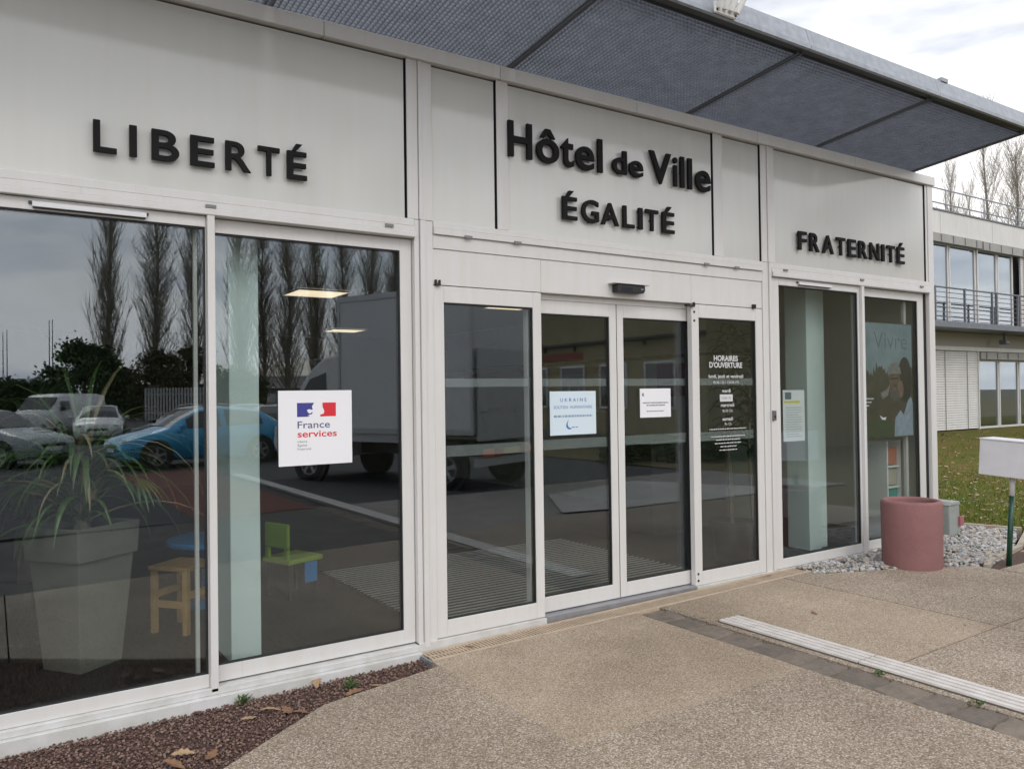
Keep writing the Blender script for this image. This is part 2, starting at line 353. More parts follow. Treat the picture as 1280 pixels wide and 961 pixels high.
while y > -6.4:
    sy_ = random.uniform(.7, 1.35); y -= 0.100*sy_
    o = inst('paving_stone', setts[k % 6], pavement, (4.105+random.uniform(-0.006, 0.006), y, gz(4.1)-0.006+random.uniform(-0.004, 0.003)),
             (random.uniform(-.02, .02), random.uniform(-.02, .02), random.choice((0, math.pi))+random.uniform(-.07, .07)), (1, sy_, 1))
    k += 1; y -= 0.100*sy_

slab([(3.985,-0.215),(3.985,-6.6),(4.225,-6.6),(4.225,-0.215)], mat('sett_mortar', (0.21, 0.175, 0.14), 0.95, var=0.3, vs=10), -0.020, 0.06)
slab([(4.285,-0.71),(4.285,-13.0),(4.515,-13.0),(4.515,-0.71)], mat('strip_bedding', (0.20, 0.18, 0.15), 0.95), -0.012, 0.06)

# ribbed guidance strip
TACT = mat('white_guidance_tile', (0.66, 0.63, 0.60), 0.6, col2=(0.50, 0.46, 0.42), vs=9, bump=0.15, bs=80)
strip = thing('tactile_guidance_strip', 'white ribbed tactile strip leading from the doors across the concrete', 'tactile paving', (4.39, -3, gz(4.39)))
b = MB(); b.m = 1; b.box(-0.105, 0.105, -0.535, 0.535, 0.0, 0.010); b.m = 0
for i in range(4):
    x0 = -0.098+i*0.0515
    b.extr_y([(x0, 0.010), (x0+0.039, 0.010), (x0+0.0355, 0.021), (x0+0.0035, 0.021)], -0.533, 0.533)
tile_me = b.mesh('tile', [TACT, mat('guidance_tile_groove', (0.12, 0.105, 0.09), .9)])
for i in range(11): inst('tile', tile_me, strip, (4.395, -0.735-0.535-i*1.078, gz(4.39)-0.006))

# slotted drain
DRAIN = mat('sand_polymer_drain', (0.47, 0.37, 0.27), 0.7, var=0.2, vs=8)
dr = thing('drain_channel', 'beige slotted drain channel along the door threshold', 'drain', (4.1, -0.12, -0.03))
b = MB()
for (y0, y1, dz) in ((-0.212, -0.185, 0.002), (-0.055, -0.03, 0.004)):
    b.add([(2.30,y0,gz(2.3)-.1),(6.05,y0,gz(6.05)-.1),(6.05,y1,gz(6.05)-.1),(2.30,y1,gz(2.3)-.1),(2.30,y0,gz(2.3)+dz),(6.05,y0,gz(6.05)+dz),(6.05,y1,gz(6.05)+dz),(2.30,y1,gz(2.3)+dz)],
          [(0,3,2,1),(4,5,6,7),(0,1,5,4),(1,2,6,5),(2,3,7,6),(3,0,4,7)])
b.build('edge_rail', DRAIN, dr)
b = MB(); x = 2.31
while x < 6.03:
    b.box(x, x+0.014, -0.184, -0.056, gz(x)-0.02, gz(x)); x += 0.026
b.box(2.31, 4.2, -0.128, -0.112, gz(3.2)-0.03, gz(3.2)-0.012)
tag(b.build('grating', DRAIN, dr), kind='stuff')
b = MB(); b.add([(2.30,-.184,gz(2.3)-.07),(6.05,-.184,gz(6.05)-.07),(6.05,-.056,gz(6.05)-.07),(2.30,-.056,gz(2.3)-.07)], [(0,1,2,3)])
b.build('channel_bed', mat('drain_dirt', (0.05, 0.035, 0.025), 0.95), dr)
b = MB(); b.box(2.285, 2.298, -0.215, -0.02, gz(2.3)-0.10, gz(2.3)-0.004)
for i in range(6): b.box(2.279, 2.284, -0.205+i*0.033, -0.185+i*0.033, gz(2.3)-0.095, gz(2.3)-0.012)
b.build('end_cap', GALV, dr)

# red lava gravel bed
LAVA = mat('lava_gravel', (0.185, 0.108, 0.084), 0.95, col2=(0.095, 0.056, 0.046), vs=55, bump=0.4, bs=90)
def stone_me(name, mats, seed, flat=0.7):
    bm = bmesh.new(); bmesh.ops.create_icosphere(bm, subdivisions=1, radius=1)
    rnd = random.Random(seed)
    for v in bm.verts: v.co = Vector((v.co.x*rnd.uniform(.7, 1.15), v.co.y*rnd.uniform(.65, 1.1), v.co.z*flat*rnd.uniform(.75, 1.1)))
    me = bpy.data.meshes.new(name); bm.to_mesh(me); bm.free(); return me
BASES = [stone_me('st', None, i) for i in range(8)]
BASE_D = [([v.co.copy() for v in me.vertices], [tuple(p.vertices) for p in me.polygons]) for me in BASES]
def in_poly(x, y, P):
    c = False; j = len(P)-1
    for i in range(len(P)):
        if (P[i][1] > y) != (P[j][1] > y) and x < (P[j][0]-P[i][0])*(y-P[i][1])/(P[j][1]-P[i][1])+P[i][0]: c = not c
        j = i
    return c
def scatter_stones(P, n, smin, smax, z0, seed, nm=1, layers=0.02):
    rnd = random.Random(seed); b = MB(); xs = [q[0] for q in P]; ys = [q[1] for q in P]
    while n > 0:
        x, y = rnd.uniform(min(xs), max(xs)), rnd.uniform(min(ys), max(ys))
        if not in_poly(x, y, P): continue
        n -= 1; V, F = BASE_D[rnd.randrange(8)]; s = rnd.uniform(smin, smax)
        Rm = Matrix.Rotation(rnd.uniform(0, 6.28), 3, 'Z') @ Matrix.Rotation(rnd.uniform(-.7, .7), 3, 'X')
        c = Vector((x, y, z0(x)+rnd.uniform(0, layers))); b.m = rnd.randrange(nm)
        b.add([c+Rm @ (v*s) for v in V], F)
    return b
LP = [(-1.2,-0.05),(2.275,-0.05),(2.275,-0.30),(1.50,-0.455),(0.86,-0.895),(0.10,-1.495),(-1.2,-2.3)]
lz = lambda x: gz(x)-0.035
b = MB(); b.add([(x, y, lz(x)-0.004) for x, y in LP], [tuple(range(len(LP)-1, -1, -1))])
tag(b.build('gravel_bed', mat('lava_bed_soil', (0.075, 0.042, 0.036), 0.95, var=.3, vs=40)), kind='structure')
b = scatter_stones(LP, 21000, 0.004, 0.0095, lz, 3, 3, 0.012)
tag(b.build('red_gravel', [LAVA, mat('lava_gravel_dark', (0.095, 0.058, 0.048), 0.95), mat('lava_gravel_pale', (0.235, 0.155, 0.12), 0.95)]), 'reddish brown crushed lava gravel under the left window', 'gravel', kind='stuff')

# white pebble bed beside the planter
PP = [(6.06,-0.05),(8.6,-0.05),(9.35,0.43),(9.60,-0.30),(8.55,-0.75),(7.62,-1.0),(7.40,-0.93),(6.60,-0.56),(6.08,-0.33)]
b = MB(); b.add([(x, y, -0.02) for x, y in PP], [tuple(range(len(PP)-1, -1, -1))])
tag(b.build('pebble_bed', mat('pebble_bed_soil', (0.10, 0.08, 0.06), 0.95, var=.3, vs=30)), kind='structure')
b = scatter_stones(PP, 3000, 0.012, 0.032, lambda x: -0.012, 5, 4, 0.028)
tag(b.build('white_pebbles', [mat('pebble_white', (0.37, 0.36, 0.35), 0.6), mat('pebble_grey', (0.27, 0.265, 0.26), 0.6), mat('pebble_cream', (0.38, 0.33, 0.27), 0.6), mat('pebble_pale', (0.44, 0.435, 0.43), 0.6)]), 'white and grey pebbles around the pink planter', 'pebbles', kind='stuff')
b = MB()
def kerb(pts, w, z0, z1):
    b = MB()
    for i in range(len(pts)-1):
        p, q = Vector((*pts[i], 0)), Vector((*pts[i+1], 0)); d = (q-p).normalized(); nrm = Vector((-d.y, d.x, 0))*w/2
        c = (p+q)/2; c.z = (z0+z1)/2
        b.obox(c, (q-p)/2-d*0.003, nrm, (0, 0, (z1-z0)/2))
    return b
KERB = mat('concrete_edging', (0.42, 0.37, 0.30), 0.85, col2=(0.28, 0.25, 0.19), vs=5, bump=.3, bs=60)
tag(kerb([(8.72,0.60),(9.36,0.44),(9.64,-0.34)], 0.055, -0.1, 0.035).build('lawn_kerb', KERB), kind='structure')
tag(kerb([(7.45,-1.02),(7.72,-0.93),(8.62,-0.77),(9.64,-0.40)], 0.05, -0.1, 0.02).build('bed_kerb', KERB), kind='structure')
b = MB(); b.add([(7.42,-1.13,-0.012),(9.7,-1.1,-0.012),(9.66,-0.42,-0.012),(8.62,-0.80,-0.012),(7.74,-0.965,-0.012),(7.46,-1.05,-0.012)], [(0,1,2,3,4,5)])
tag(b.build('soil_patch', mat('brown_soil', (0.085, 0.05, 0.038), 0.95, var=.35, vs=25, bump=.6, bs=60)), kind='structure')

# lawn, rising gently to the neighbouring block
LAWN = mat('lawn_turf', (0.070, 0.090, 0.014), 0.95, spec=.1, col2=(0.125, 0.095, 0.03), vs=1.1, bump=.6, bs=50)
def lawn_z(x, y):
    t = min(1, max(0, (y+2)/10)); s = min(1, max(0, (x-9.3)/12))
    return -0.01+0.34*t*s
b = MB(); nx, ny = 40, 30
for j in range(ny+1):
    for i in range(nx+1):
        x = 9.66+(60-9.66)*(i/nx)**1.6; y = -1.15+(9.5+1.15)*j/ny
        if j < 6: x = max(x, 9.66)
        b.v.append((x, y, lawn_z(x, y)))
for j in range(ny):
    for i in range(nx):
        q = j*(nx+1)+i; b.f.append((q, q+1, q+nx+2, q+nx+1)); b.mi.append(0)
tag(b.build('lawn', LAWN, smooth=True), kind='structure')
b = MB(); b.add([(8.62,0.62,-0.012),(9.34,0.47,-0.012),(9.67,-0.2,-0.012),(9.67,9.5,-0.012),(8.62,9.5,-0.012)], [(0,1,2,3,4)])
tag(b.build('lawn', LAWN), kind='structure')
b = MB(); b.add([(12.21,-6.6,-.03),(12.21,-60,-.03),(120,-60,-.03),(120,-1.16,-.03),(9.81,-1.16,-.03),(9.81,-3.50,-.03),(12.21,-3.5,-.03)], [(0,1,2,3,4,5,6)])
tag(b.build('meadow', mat('winter_meadow', (0.105, 0.105, 0.035), 0.95, col2=(0.14, 0.10, 0.05), vs=0.35, bump=.5, bs=30)), kind='structure')
rnd = random.Random(4); b = MB()
for i in range(26000):
    u = rnd.random()
    if i % 3 == 0: x, y = 9.67+8*rnd.random()**1.5, rnd.uniform(-1.1, 3)
    else: x, y = 9.67+16*u**1.3, rnd.uniform(-1.1, 8)
    if y > 0.2*(x-9) + 3.5: continue
    z = lawn_z(x, y); h = rnd.uniform(.025, .06); t = rnd.uniform(0, 3.14); w = .006
    dx, dy = math.cos(t)*w, math.sin(t)*w; lx, ly = rnd.uniform(-.03, .03), rnd.uniform(-.03, .03)
    patch = noise.noise((x*.5, y*.5, 0)); b.m = 0 if rnd.random() < .62+patch*.5 - (x-9.6)*.028 else (1 if rnd.random() < .5 else 2)
    b.add([(x-dx, y-dy, z-.004), (x+dx, y+dy, z-.004), (x+lx, y+ly, z+h)], [(0, 1, 2)])
tag(b.build('grass', [mat('grass_blade', (0.10, 0.15, 0.018), 0.9, spec=.1), mat('grass_dry', (0.22, 0.17, 0.05), 0.9, spec=.1), mat('grass_dark', (0.05, 0.08, 0.012), 0.9, spec=.1)]), 'short winter grass on the lawn beside the building', 'grass', kind='stuff')
rnd = random.Random(9); b = MB()
for i in range(1500):
    x, y = 9.75+15*rnd.random()**1.2, rnd.uniform(-1.0, 7.5)
    z = lawn_z(x, y)+.012; s = rnd.uniform(.025, .06); t = rnd.uniform(0, 6.28); b.m = rnd.randrange(2)
    c, d = math.cos(t)*s, math.sin(t)*s
    b.add([(x-c, y-d, z), (x+d*.6, y-c*.6, z+rnd.uniform(0, .02)), (x+c, y+d, z+rnd.uniform(0, .03)), (x-d*.6, y+c*.6, z+rnd.uniform(0, .02))], [(0, 1, 2, 3)])
tag(b.build('fallen_leaves', [mat('leaf_tan', (0.34, 0.22, 0.12), 0.8), mat('leaf_brown', (0.20, 0.11, 0.06), 0.8)]), 'brown fallen leaves scattered over the lawn', 'fallen leaves', kind='stuff')
b = MB()
for i in range(420):
    x, y = 9.75+6*rnd.random()**1.2, rnd.uniform(-.9, 3.2); z = lawn_z(x, y)+.045; s = .012
    b.add([(x+s*math.cos(k*1.047), y+s*math.sin(k*1.047), z) for k in range(6)], [tuple(range(6))])
tag(b.build('daisies', mat('daisy_white', (0.7, 0.7, 0.68), 0.7)), 'tiny white daisies dotted over the lawn', 'flowers', kind='stuff')

# ================================================================ THE TOWN HALL ENTRANCE PAVILION
hall = thing('town_hall', 'white panelled town hall entrance pavilion with glazed doors and metal canopy', 'building', (4.08, 0, 0))
def part(name, m, boxes, bevel=0.0, parent=hall):
    b = MB()
    for q in boxes: b.box(*q)
    return b.build(name, m, parent, bevel=bevel)
def frame_mb(x0, x1, z0, z1, gx0, gx1, gz0, gz1, y0, y1):
    """rectangular frame: stiles run full height, rails butt between them"""
    b = MB()
    b.box(x0, gx0, y0, y1, z0, z1); b.box(gx1, x1, y0, y1, z0, z1)
    b.box(gx0, gx1, y0, y1, gz1, z1); b.box(gx0, gx1, y0, y1, z0, gz0)
    return b
def glazed(name, x0, x1, z0, z1, gx0, gx1, gz0, gz1, yf, depth=0.05, label=None, gasket=0.006):
    """an opening part with frame, rubber gasket and pane as sub-parts"""
    e = empty(name, ((x0+x1)/2, yf, z0), hall)
    frame_mb(x0, x1, z0, z1, gx0, gx1, gz0, gz1, yf, yf+depth).build('frame', WHITE, e, bevel=0.003)
    g = gasket
    frame_mb(gx0, gx1, gz0, gz1, gx0+g, gx1-g*1.4, gz0+g*.7, gz1-g*1.6, yf+0.008, yf+depth-0.004).build('gasket', GASKET, e)
    p = MB(); p.box(gx0+g*.5, gx1-g*.5, yf+0.018, yf+0.034, gz0+g*.4, gz1-g*.4); p.build('pane', GLASS, e)
    if label: e['label'] = label
    return e

# --- upper cladding panels (black shadow gaps around each)
for (x0, x1) in ((-0.235, 2.258), (2.445, 2.948), (3.050, 5.118), (5.235, 5.722), (5.907, 8.392)):
    p = part('facade_panel', PANEL, [(x0+0.003, x1-0.012, 0.010, 0.05, 2.742, 3.776)])
    part('shadow_gap', GASKET, [(x0, x1-0.0045, 0.030, 0.056, 2.741, 3.790)])
    part('rubber_seal', GASKET, [(x1-0.0012, x1+0.0012, -0.001, 0.028, 2.748, 3.788)])
part('facade_panel', PANEL, [(-3.76, -0.385, 0.016, 0.05, 2.742, 3.776)])
part('facade_panel', PANEL, [(-3.76, -0.385, 0.016, 0.05, -0.1, 2.735)])
part('side_return', WHITE, [(-3.78, -3.762, 0.0, 11.0, -0.1, 3.79)])
# --- posts, each an extruded profile standing slightly proud
def post(xs, z0, z1, y1=0.06):
    for (x0, x1, yf) in xs: part('post', WHITE, [(x0, x1, yf, y1, z0, z1)], 0.003)
post([(2.260, 2.338, -0.006), (2.341, 2.366, -0.016), (2.369, 2.443, -0.006)], 2.748, 3.788)
post([(2.305, 2.340, -0.006), (2.343, 2.378, -0.022), (2.381, 2.440, -0.008)], -0.03, 2.745)
post([(2.950, 3.047, -0.006)], 2.748, 3.788); post([(5.120, 5.232, -0.006)], 2.748, 3.788)
post([(5.724, 5.800, -0.006), (5.803, 5.832, -0.016), (5.835, 5.904, -0.006)], 2.748, 3.788)
post([(5.724, 5.800, -0.008), (5.803, 5.832, -0.022)], -0.03, 2.745)
post([(-0.37, -0.238, -0.006)], -0.03, 3.788)
part('post', WHITE, [(8.432, 8.535, -0.012, 0.10, -0.05, 3.788)], 0.004)
part('post', WHITE, [(8.395, 8.430, -0.004, 0.06, 2.748, 3.788)], 0.002)
# --- coping in lengths with open joints
for (x0, x1) in ((-3.8, -2.1), (-2.096, -0.404), (-0.40, 0.498), (0.502, 1.70), (1.704, 2.968), (2.972, 4.238), (4.242, 5.66), (5.664, 7.1), (7.104, 8.55)):
    b = MB(); b.extr_y([(x0, 3.790), (x1, 3.790), (x1, 3.885), (x0, 3.885)], -0.034, 0.30); b.build('coping', WHITE, hall, bevel=0.004)
# --- transoms of stacked profiles
for (x0, x1) in ((-0.37, 2.302), (5.838, 8.430)):
    part('transom', WHITE, [(x0, x1, -0.014, 0.06, 2.700, 2.746)], 0.003)
    part('transom', WHITE, [(x0, x1, -0.022, 0.06, 2.662, 2.698)], 0.003)
    part('transom', WHITE, [(x0, x1, -0.036, 0.06, 2.624, 2.660)], 0.004)
part('transom', WHITE, [(2.442, 5.722, -0.014, 0.06, 2.706, 2.746)], 0.003)
part('transom', WHITE, [(2.442, 5.722, -0.024, 0.06, 2.662, 2.704)], 0.003)
part('door_header', WHITE, [(2.442, 5.722, -0.006, 0.10, 2.570, 2.660)], 0.002)
part('door_header', WHITE, [(2.442, 3.316, 0.002, 0.10, 2.332, 2.568)], 0.002)
part('door_header', WHITE, [(3.318, 4.838, 0.002, 0.14, 2.332, 2.568)], 0.002)
part('door_header', WHITE, [(4.840, 5.722, 0.002, 0.10, 2.332, 2.568)], 0.002)
part('track_cover', WHITE, [(3.30, 4.86, 0.062, 0.14, 2.290, 2.330)], 0.002)
# drain-slot caps under the transoms
capme = MB(); capme.box(-0.028, 0.028, -0.010, 0.0, -0.009, 0.009); capme = capme.mesh('drain_cap', mat('grey_cap', (0.20, 0.19, 0.19), 0.5))
for (x, z) in ((1.035, 2.672), (2.12, 2.682), (2.70, 2.664), (3.10, 2.664), (5.00, 2.664), (5.37, 2.664), (6.02, 2.69), (7.19, 2.682), (8.26, 2.682)):
    inst('drain_cap', capme, hall, (x, -0.024, z))

# --- left glazing: outer sash, mullion, inner sash
glazed('window', -0.30, 1.013, -0.004, 2.620, -0.235, 1.010, 0.068, 2.560, 0.000)
part('mullion', WHITE, [(1.015, 1.056, -0.030, 0.09, -0.028, 2.640)], 0.004)
glazed('window', 1.058, 2.300, 0.004, 2.618, 1.060, 2.220, 0.093, 2.541, 0.034)
part('sill', SILL, [(-0.37, 2.303, -0.030, 0.09, -0.042, -0.006)], 0.003)
part('sill', SILL, [(-0.37, 2.303, -0.062, 0.07, -0.125, -0.043)], 0.004)
# --- right glazing
glazed('window', 5.838, 7.176, 0.004, 2.620, 5.952, 7.150, 0.090, 2.556, 0.000)
part('mullion', WHITE, [(7.178, 7.222, -0.030, 0.09, -0.028, 2.640)], 0.004)
glazed('window', 7.224, 8.385, 0.004, 2.618, 7.228, 8.275, 0.092, 2.536, 0.034)
part('shadow_gap', GASKET, [(8.386, 8.431, 0.03, 0.09, 0.0, 2.62)])
part('sill', SILL, [(5.838, 8.431, -0.030, 0.09, -0.035, 0.000)], 0.003)
part('sill', SILL, [(5.838, 8.431, -0.058, 0.07, -0.11, -0.036)], 0.004)
# trickle vents over two windows
VENT = mat('white_vent', (0.74, 0.74, 0.75), 0.35)
for (x0, x1) in ((0.18, 0.705), (6.22, 6.70)):
    e = empty('trickle_vent', ((x0+x1)/2, 0, 2.58), hall)
    b = MB(); b.add([(x0,-.002,2.605),(x1,-.002,2.605),(x1,-.028,2.598),(x0,-.028,2.598),(x0,-.002,2.572),(x1,-.002,2.572),(x1,-.026,2.574),(x0,-.026,2.574)], [(0,1,2,3),(7,6,5,4),(3,2,6,7),(0,3,7,4),(2,1,5,6)]); b.build('hood', VENT, e, fix=True)
    b = MB(); b.box(x0+.004, x1-.004, -.024, -.003, 2.568, 2.5715); b.build('slot', GASKET, e)
    b = MB(); b.box(x0-.016, x0-.001, -.012, -.002, 2.588, 2.602); b.build('end_clip', BLACKP, e)
    b = MB(); b.box(x1+.001, x1+.012, -.012, -.002, 2.588, 2.602); b.build('end_clip', BLACKP, e)

# --- door set: fixed leaf, two sliding leaves, fixed leaf
FROST = mat('frosted_film', (0.42, 0.47, 0.46), 0.6)
def film(gx0, gx1, yf, e):
    for (z0, z1) in ((1.655, 1.712), (1.188, 1.262)):
        # thin translucent manifestation strip bonded to the inside of the pane
        b = MB(); b.box(gx0+.01, gx1-.012, yf+0.0345, yf+0.0355, z0, z1); b.build('frosted_band', FILM, e)
FILM = bpy.data.materials.new('frosted_strip'); FILM.use_nodes = True
_N, _L = FILM.node_tree.nodes, FILM.node_tree.links; _N.clear()
_o = _N.new('ShaderNodeOutputMaterial'); _m = _N.new('ShaderNodeMixShader'); _t = _N.new('ShaderNodeBsdfTransparent'); _d = _N.new('ShaderNodeBsdfDiffuse')
_d.inputs['Color'].default_value = (0.60, 0.63, 0.63, 1); _m.inputs['Fac'].default_value = 0.20
_L.new(_t.outputs[0], _m.inputs[1]); _L.new(_d.outputs[0], _m.inputs[2]); _L.new(_m.outputs[0], _o.inputs[0])
d1 = glazed('fixed_door_leaf', 2.442, 3.314, 0.006, 2.326, 2.521, 3.242, 0.116, 2.217, 0.000); film(2.521, 3.242, 0, d1)
d2 = glazed('sliding_door_leaf', 3.235, 4.080, 0.012, 2.290, 3.300, 4.012, 0.122, 2.190, 0.070); film(3.30, 4.012, .07, d2)
d3 = glazed('sliding_door_leaf', 4.088, 4.960, 0.012, 2.290, 4.153, 4.870, 0.122, 2.190, 0.070); film(4.153, 4.870, .07, d3)
d4 = glazed('fixed_door_leaf', 4.838, 5.720, 0.006, 2.326, 4.921, 5.633, 0.116, 2.217, 0.000); film(4.921, 5.633, 0, d4)
part('door_seal', GASKET, [(4.081, 4.087, 0.075, 0.115, 0.012, 2.29)])
part('threshold', mat('zinc_threshold', (0.34, 0.34, 0.36), 0.4, metal=.5, var=.2, vs=6), [(3.316, 4.837, -0.012, 0.16, -0.045, 0.006)], 0.002)
part('threshold', SILL, [(2.305, 3.314, -0.020, 0.12, -0.060, 0.002)], 0.002)
part('threshold', SILL, [(4.839, 5.836, -0.020, 0.12, -0.035, 0.004)], 0.002)
for (x, z) in ((4.868, 2.262), (4.868, 2.190), (4.868, 0.10), (4.868, 0.045)):
    b = MB(); b.tube((x, -0.004, z), (x, 0.001, z), 0.010, n=10); b.build('bolt', BLACKP, hall)
for (x, z, w) in ((2.47, 2.340, .018), (5.60, 2.338, .016), (4.81, 2.318, .05)):
    b = MB(); b.box(x-w, x+w, -0.022, 0.001, z-.016, z); b.box(x+w-.008, x+w, -0.022, 0.001, z, z+.022)
    if w < .03: b.box(x-w, x-w+.008, -0.022, 0.001, z, z+.022)
    b.build('track_clip', BLACKP, hall)
# movement sensor over the doors
sn = thing('door_sensor', 'black motion sensor bar above the sliding doors', 'sensor', (4.11, -0.03, 2.36))
b = MB(); b.box(3.945, 4.305, -0.085, 0.001, 2.432, 2.440); b.build('cover_plate', WHITE, sn, bevel=.002)
b = MB(); b.extr_y([(3.985, 2.368), (4.245, 2.368), (4.262, 2.388), (4.262, 2.430), (3.985, 2.430)], -0.072, 0.001); b.build('housing', BLACKP, sn, bevel=.006)
b = MB(); b.box(4.215, 4.24, -0.074, -0.071, 2.396, 2.403); b.build('lens', ALU, sn)
b = MB(); b.box(4.02, 4.13, -0.0735, -0.0705, 2.378, 2.408); b.build('window_strip', mat('smoked_plastic', (0.03, 0.03, 0.045), 0.1), sn)
# call button on the post
cb = thing('call_button', 'small grey call button on the door post', 'button', (5.80, -0.02, 1.34))
b = MB(); b.box(5.802, 5.846, -0.040, -0.0225, 1.335, 1.425); b.build('case', mat('button_grey', (0.12, 0.11, 0.12), .4), cb, bevel=.005)
b = MB(); b.tube((5.824, -0.0445, 1.37), (5.824, -0.0405, 1.37), 0.012, n=12); b.build('push_knob', BLACKP, cb)

# --- shell behind the glass: floor, ceiling, walls, columns
FLOORM = mat('dark_floor_tile', (0.016, 0.015, 0.014), 0.5, col2=(0.010, 0.0095, 0.009), vs=3)
part('interior_floor', FLOORM, [(-0.36, 8.42, 0.17, 11.0, -0.15, 0.0)])
part('interior_ceiling', mat('ceiling_white', (0.30, 0.30, 0.29), 0.8), [(-0.36, 8.42, 0.10, 11.0, 2.80, 2.86)])
INW = mat('interior_wall', (0.16, 0.15, 0.125), 0.8, var=.1)
part('interior_wall', INW, [(-0.36, 8.42, 10.9, 11.0, 0, 2.8)])
part('interior_wall', INW, [(-0.37, -0.30, 0.07, 10.9, 0, 2.8)])
OLIVE = mat('pale_green_partition', (0.42, 0.47, 0.42), 0.65, var=.12, vs=3)
part('partition', OLIVE, [(7.62, 7.70, 1.6, 10.9, 0, 2.8)])
part('partition_rail', DARKST, [(7.60, 7.619, 1.6, 10.9, 2.06, 2.10)])
part('partition_band', mat('dark_red_band', (0.11, 0.025, 0.02), .6), [(7.608, 7.619, 4.2, 8.6, 1.90, 2.0)])
part('partition_band', mat('dark_red_band2', (0.10, 0.025, 0.02), .6), [(7.608, 7.619, 7.4, 10.6, 2.5, 2.79)])
part('rear_wall_skin', mat('roof_grey', (0.3, .3, .3), .8), [(-0.36, 8.53, 11.01, 11.06, -0.1, 3.8)])
part('side_wall', WHITE, [(8.455, 8.53, 0.11, 11.0, -0.1, 3.79)]); part('side_wall', WHITE, [(-0.38, -0.372, 0.07, 11.0, -0.1, 3.79)])
part('roof', mat('roof_membrane', (0.25, 0.25, 0.25), .9), [(-0.36, 8.42, 0.305, 11.0, 3.70, 3.80)])
part('upper_backing', mat('backing_grey', (.2, .2, .2), .9), [(-0.36, 8.42, 0.062, 0.09, 2.63, 3.78)])
COLM = mat('pale_green_column', (0.70, 0.80, 0.78), 0.55, var=.05)
part('column', COLM, [(1.205, 1.385, 0.30, 0.78, 0, 2.8)], .006)
part('column', COLM, [(6.83, 7.02, 0.36, 0.62, 0, 2.8)], .006); part('column', COLM, [(7.07, 7.17, 0.40, 0.50, 0, 2.8)], .004)
part('inner_post', WHITE, [(0.965, 0.985, 0.10, 0.13, 0, 2.8)]); part('inner_post', WHITE, [(8.16, 8.20, 0.12, 0.15, 0, 2.8)])
# ceiling light panels, lit
LIT = mat('lit_panel', (1, 1, 1), .5, emit=((1.0, 0.80, 0.56), 1.15))
for i, (x, y) in enumerate(((3.12, 4.15), (5.32, 8.87), (5.9, 4.28))):
    t = thing('ceiling_light', ['lit square ceiling panel nearest the left window', 'small lit ceiling panel deepest inside the lobby', 'lit ceiling panel seen at the top of the left door leaf'][i], 'ceiling light', (x, y, 2.78), 'lit lobby ceiling panels')
    b = frame_mb(x-.31, x+.31, 0, .62, x-.29, x+.29, .02, .60, 0, .02); b.v = [(q[0], y-.31+q[2], 2.775+q[1]) for q in b.v]; b.build('frame', WHITE, t)
    b = MB(); b.box(x-.289, x+.289, y-.289, y+.289, 2.782, 2.797); b.build('diffuser', LIT, t)
# entrance mat
mt = thing('entrance_mat', 'dark aluminium-ribbed entrance mat inside the doors', 'mat', (3.9, 1.3, 0))
b = MB(); b.box(2.50, 5.25, 0.22, 2.42, 0.001, 0.008); b.build('base', mat('mat_black', (0.018, 0.017, 0.016), .9), mt)
b = MB(); y = 0.25
while y < 2.40: b.box(2.52, 5.23, y, y+.011, 0.008, 0.016); y += 0.072
tag(b.build('rib', mat('mat_alu', (0.40, 0.39, 0.38), .4, metal=.2), mt), kind='stuff')

# ================================================================ CANOPY
cn = empty('canopy', (4.1, -0.58, 3.9), hall)
CX0, CX1 = -3.77, 8.16
def cz(y): return 3.895 + (-y)*0.095
def cprism(x0, x1, y0, y1, dz0, dz1):
    b = MB(); b.add([(x0,y0,cz(y0)+dz0),(x1,y0,cz(y0)+dz0),(x1,y1,cz(y1)+dz0),(x0,y1,cz(y1)+dz0),(x0,y0,cz(y0)+dz1),(x1,y0,cz(y0)+dz1),(x1,y1,cz(y1)+dz1),(x0,y1,cz(y1)+dz1)],
                    [(0,3,2,1),(4,5,6,7),(0,1,5,4),(1,2,6,5),(2,3,7,6),(3,0,4,7)]); return b
def addp(b, c): b.add(c.v, c.f)
BE = [-3.77, -2.05, -0.34, 1.37, 3.07, 4.83, 6.53, 8.16]
for bi in range(7):
    b = MB(); x0, x1 = BE[bi]+.03, BE[bi+1]-.03
    n = int((x1-x0)/0.034)
    for i in range(n+1):
        x = x0+(x1-x0)*i/n; addp(b, cprism(x-.0016, x+.0016, -1.06, 0.26, 0.004, 0.030))
    y = -1.06
    while y < 0.26: addp(b, cprism(x0, x1, y-.0016, y+.0016, 0.006, 0.028)); y += 0.034
    tag(b.build('grating', GRATE, cn), kind='stuff')
for x in BE:
    for s in (-.020, .013):
        cprism(x+s, x+s+.007, -1.10, 0.27, -0.006, 0.075).build('beam', mat('beam_steel', (.15, .16, .18), .5, metal=.3), cn)
cprism(CX0, CX1, -1.075, -1.065, 0.0, 0.06).build('front_trimmer', DARKST, cn)
cprism(CX0, CX1, -1.155, -1.085, 0.012, 0.020).build('gutter_base', DARKST, cn)
for k, (x0, x1) in enumerate(((-3.77, -1.70), (-1.696, -0.04), (-0.036, 1.58), (1.584, 3.21), (3.214, 4.84), (4.844, 6.53), (6.534, 8.17))):
    b = MB(); b.extr_y([(x0, 4.000), (x1, 4.000), (x1, 4.032), (x0, 4.032)], -1.178, -1.150); b.build('fascia_lip', ALU if False else GALV, cn, bevel=.002)
    b = MB(); b.add([(x0,-1.170,4.033),(x1,-1.170,4.033),(x1,-1.130,4.165),(x0,-1.130,4.165),(x0,-1.155,4.033),(x1,-1.155,4.033),(x1,-1.115,4.165),(x0,-1.115,4.165)], [(0,1,2,3),(7,6,5,4),(3,2,6,7),(0,4,5,1),(0,3,7,4),(1,5,6,2)]); b.build('fascia', GALV, cn)
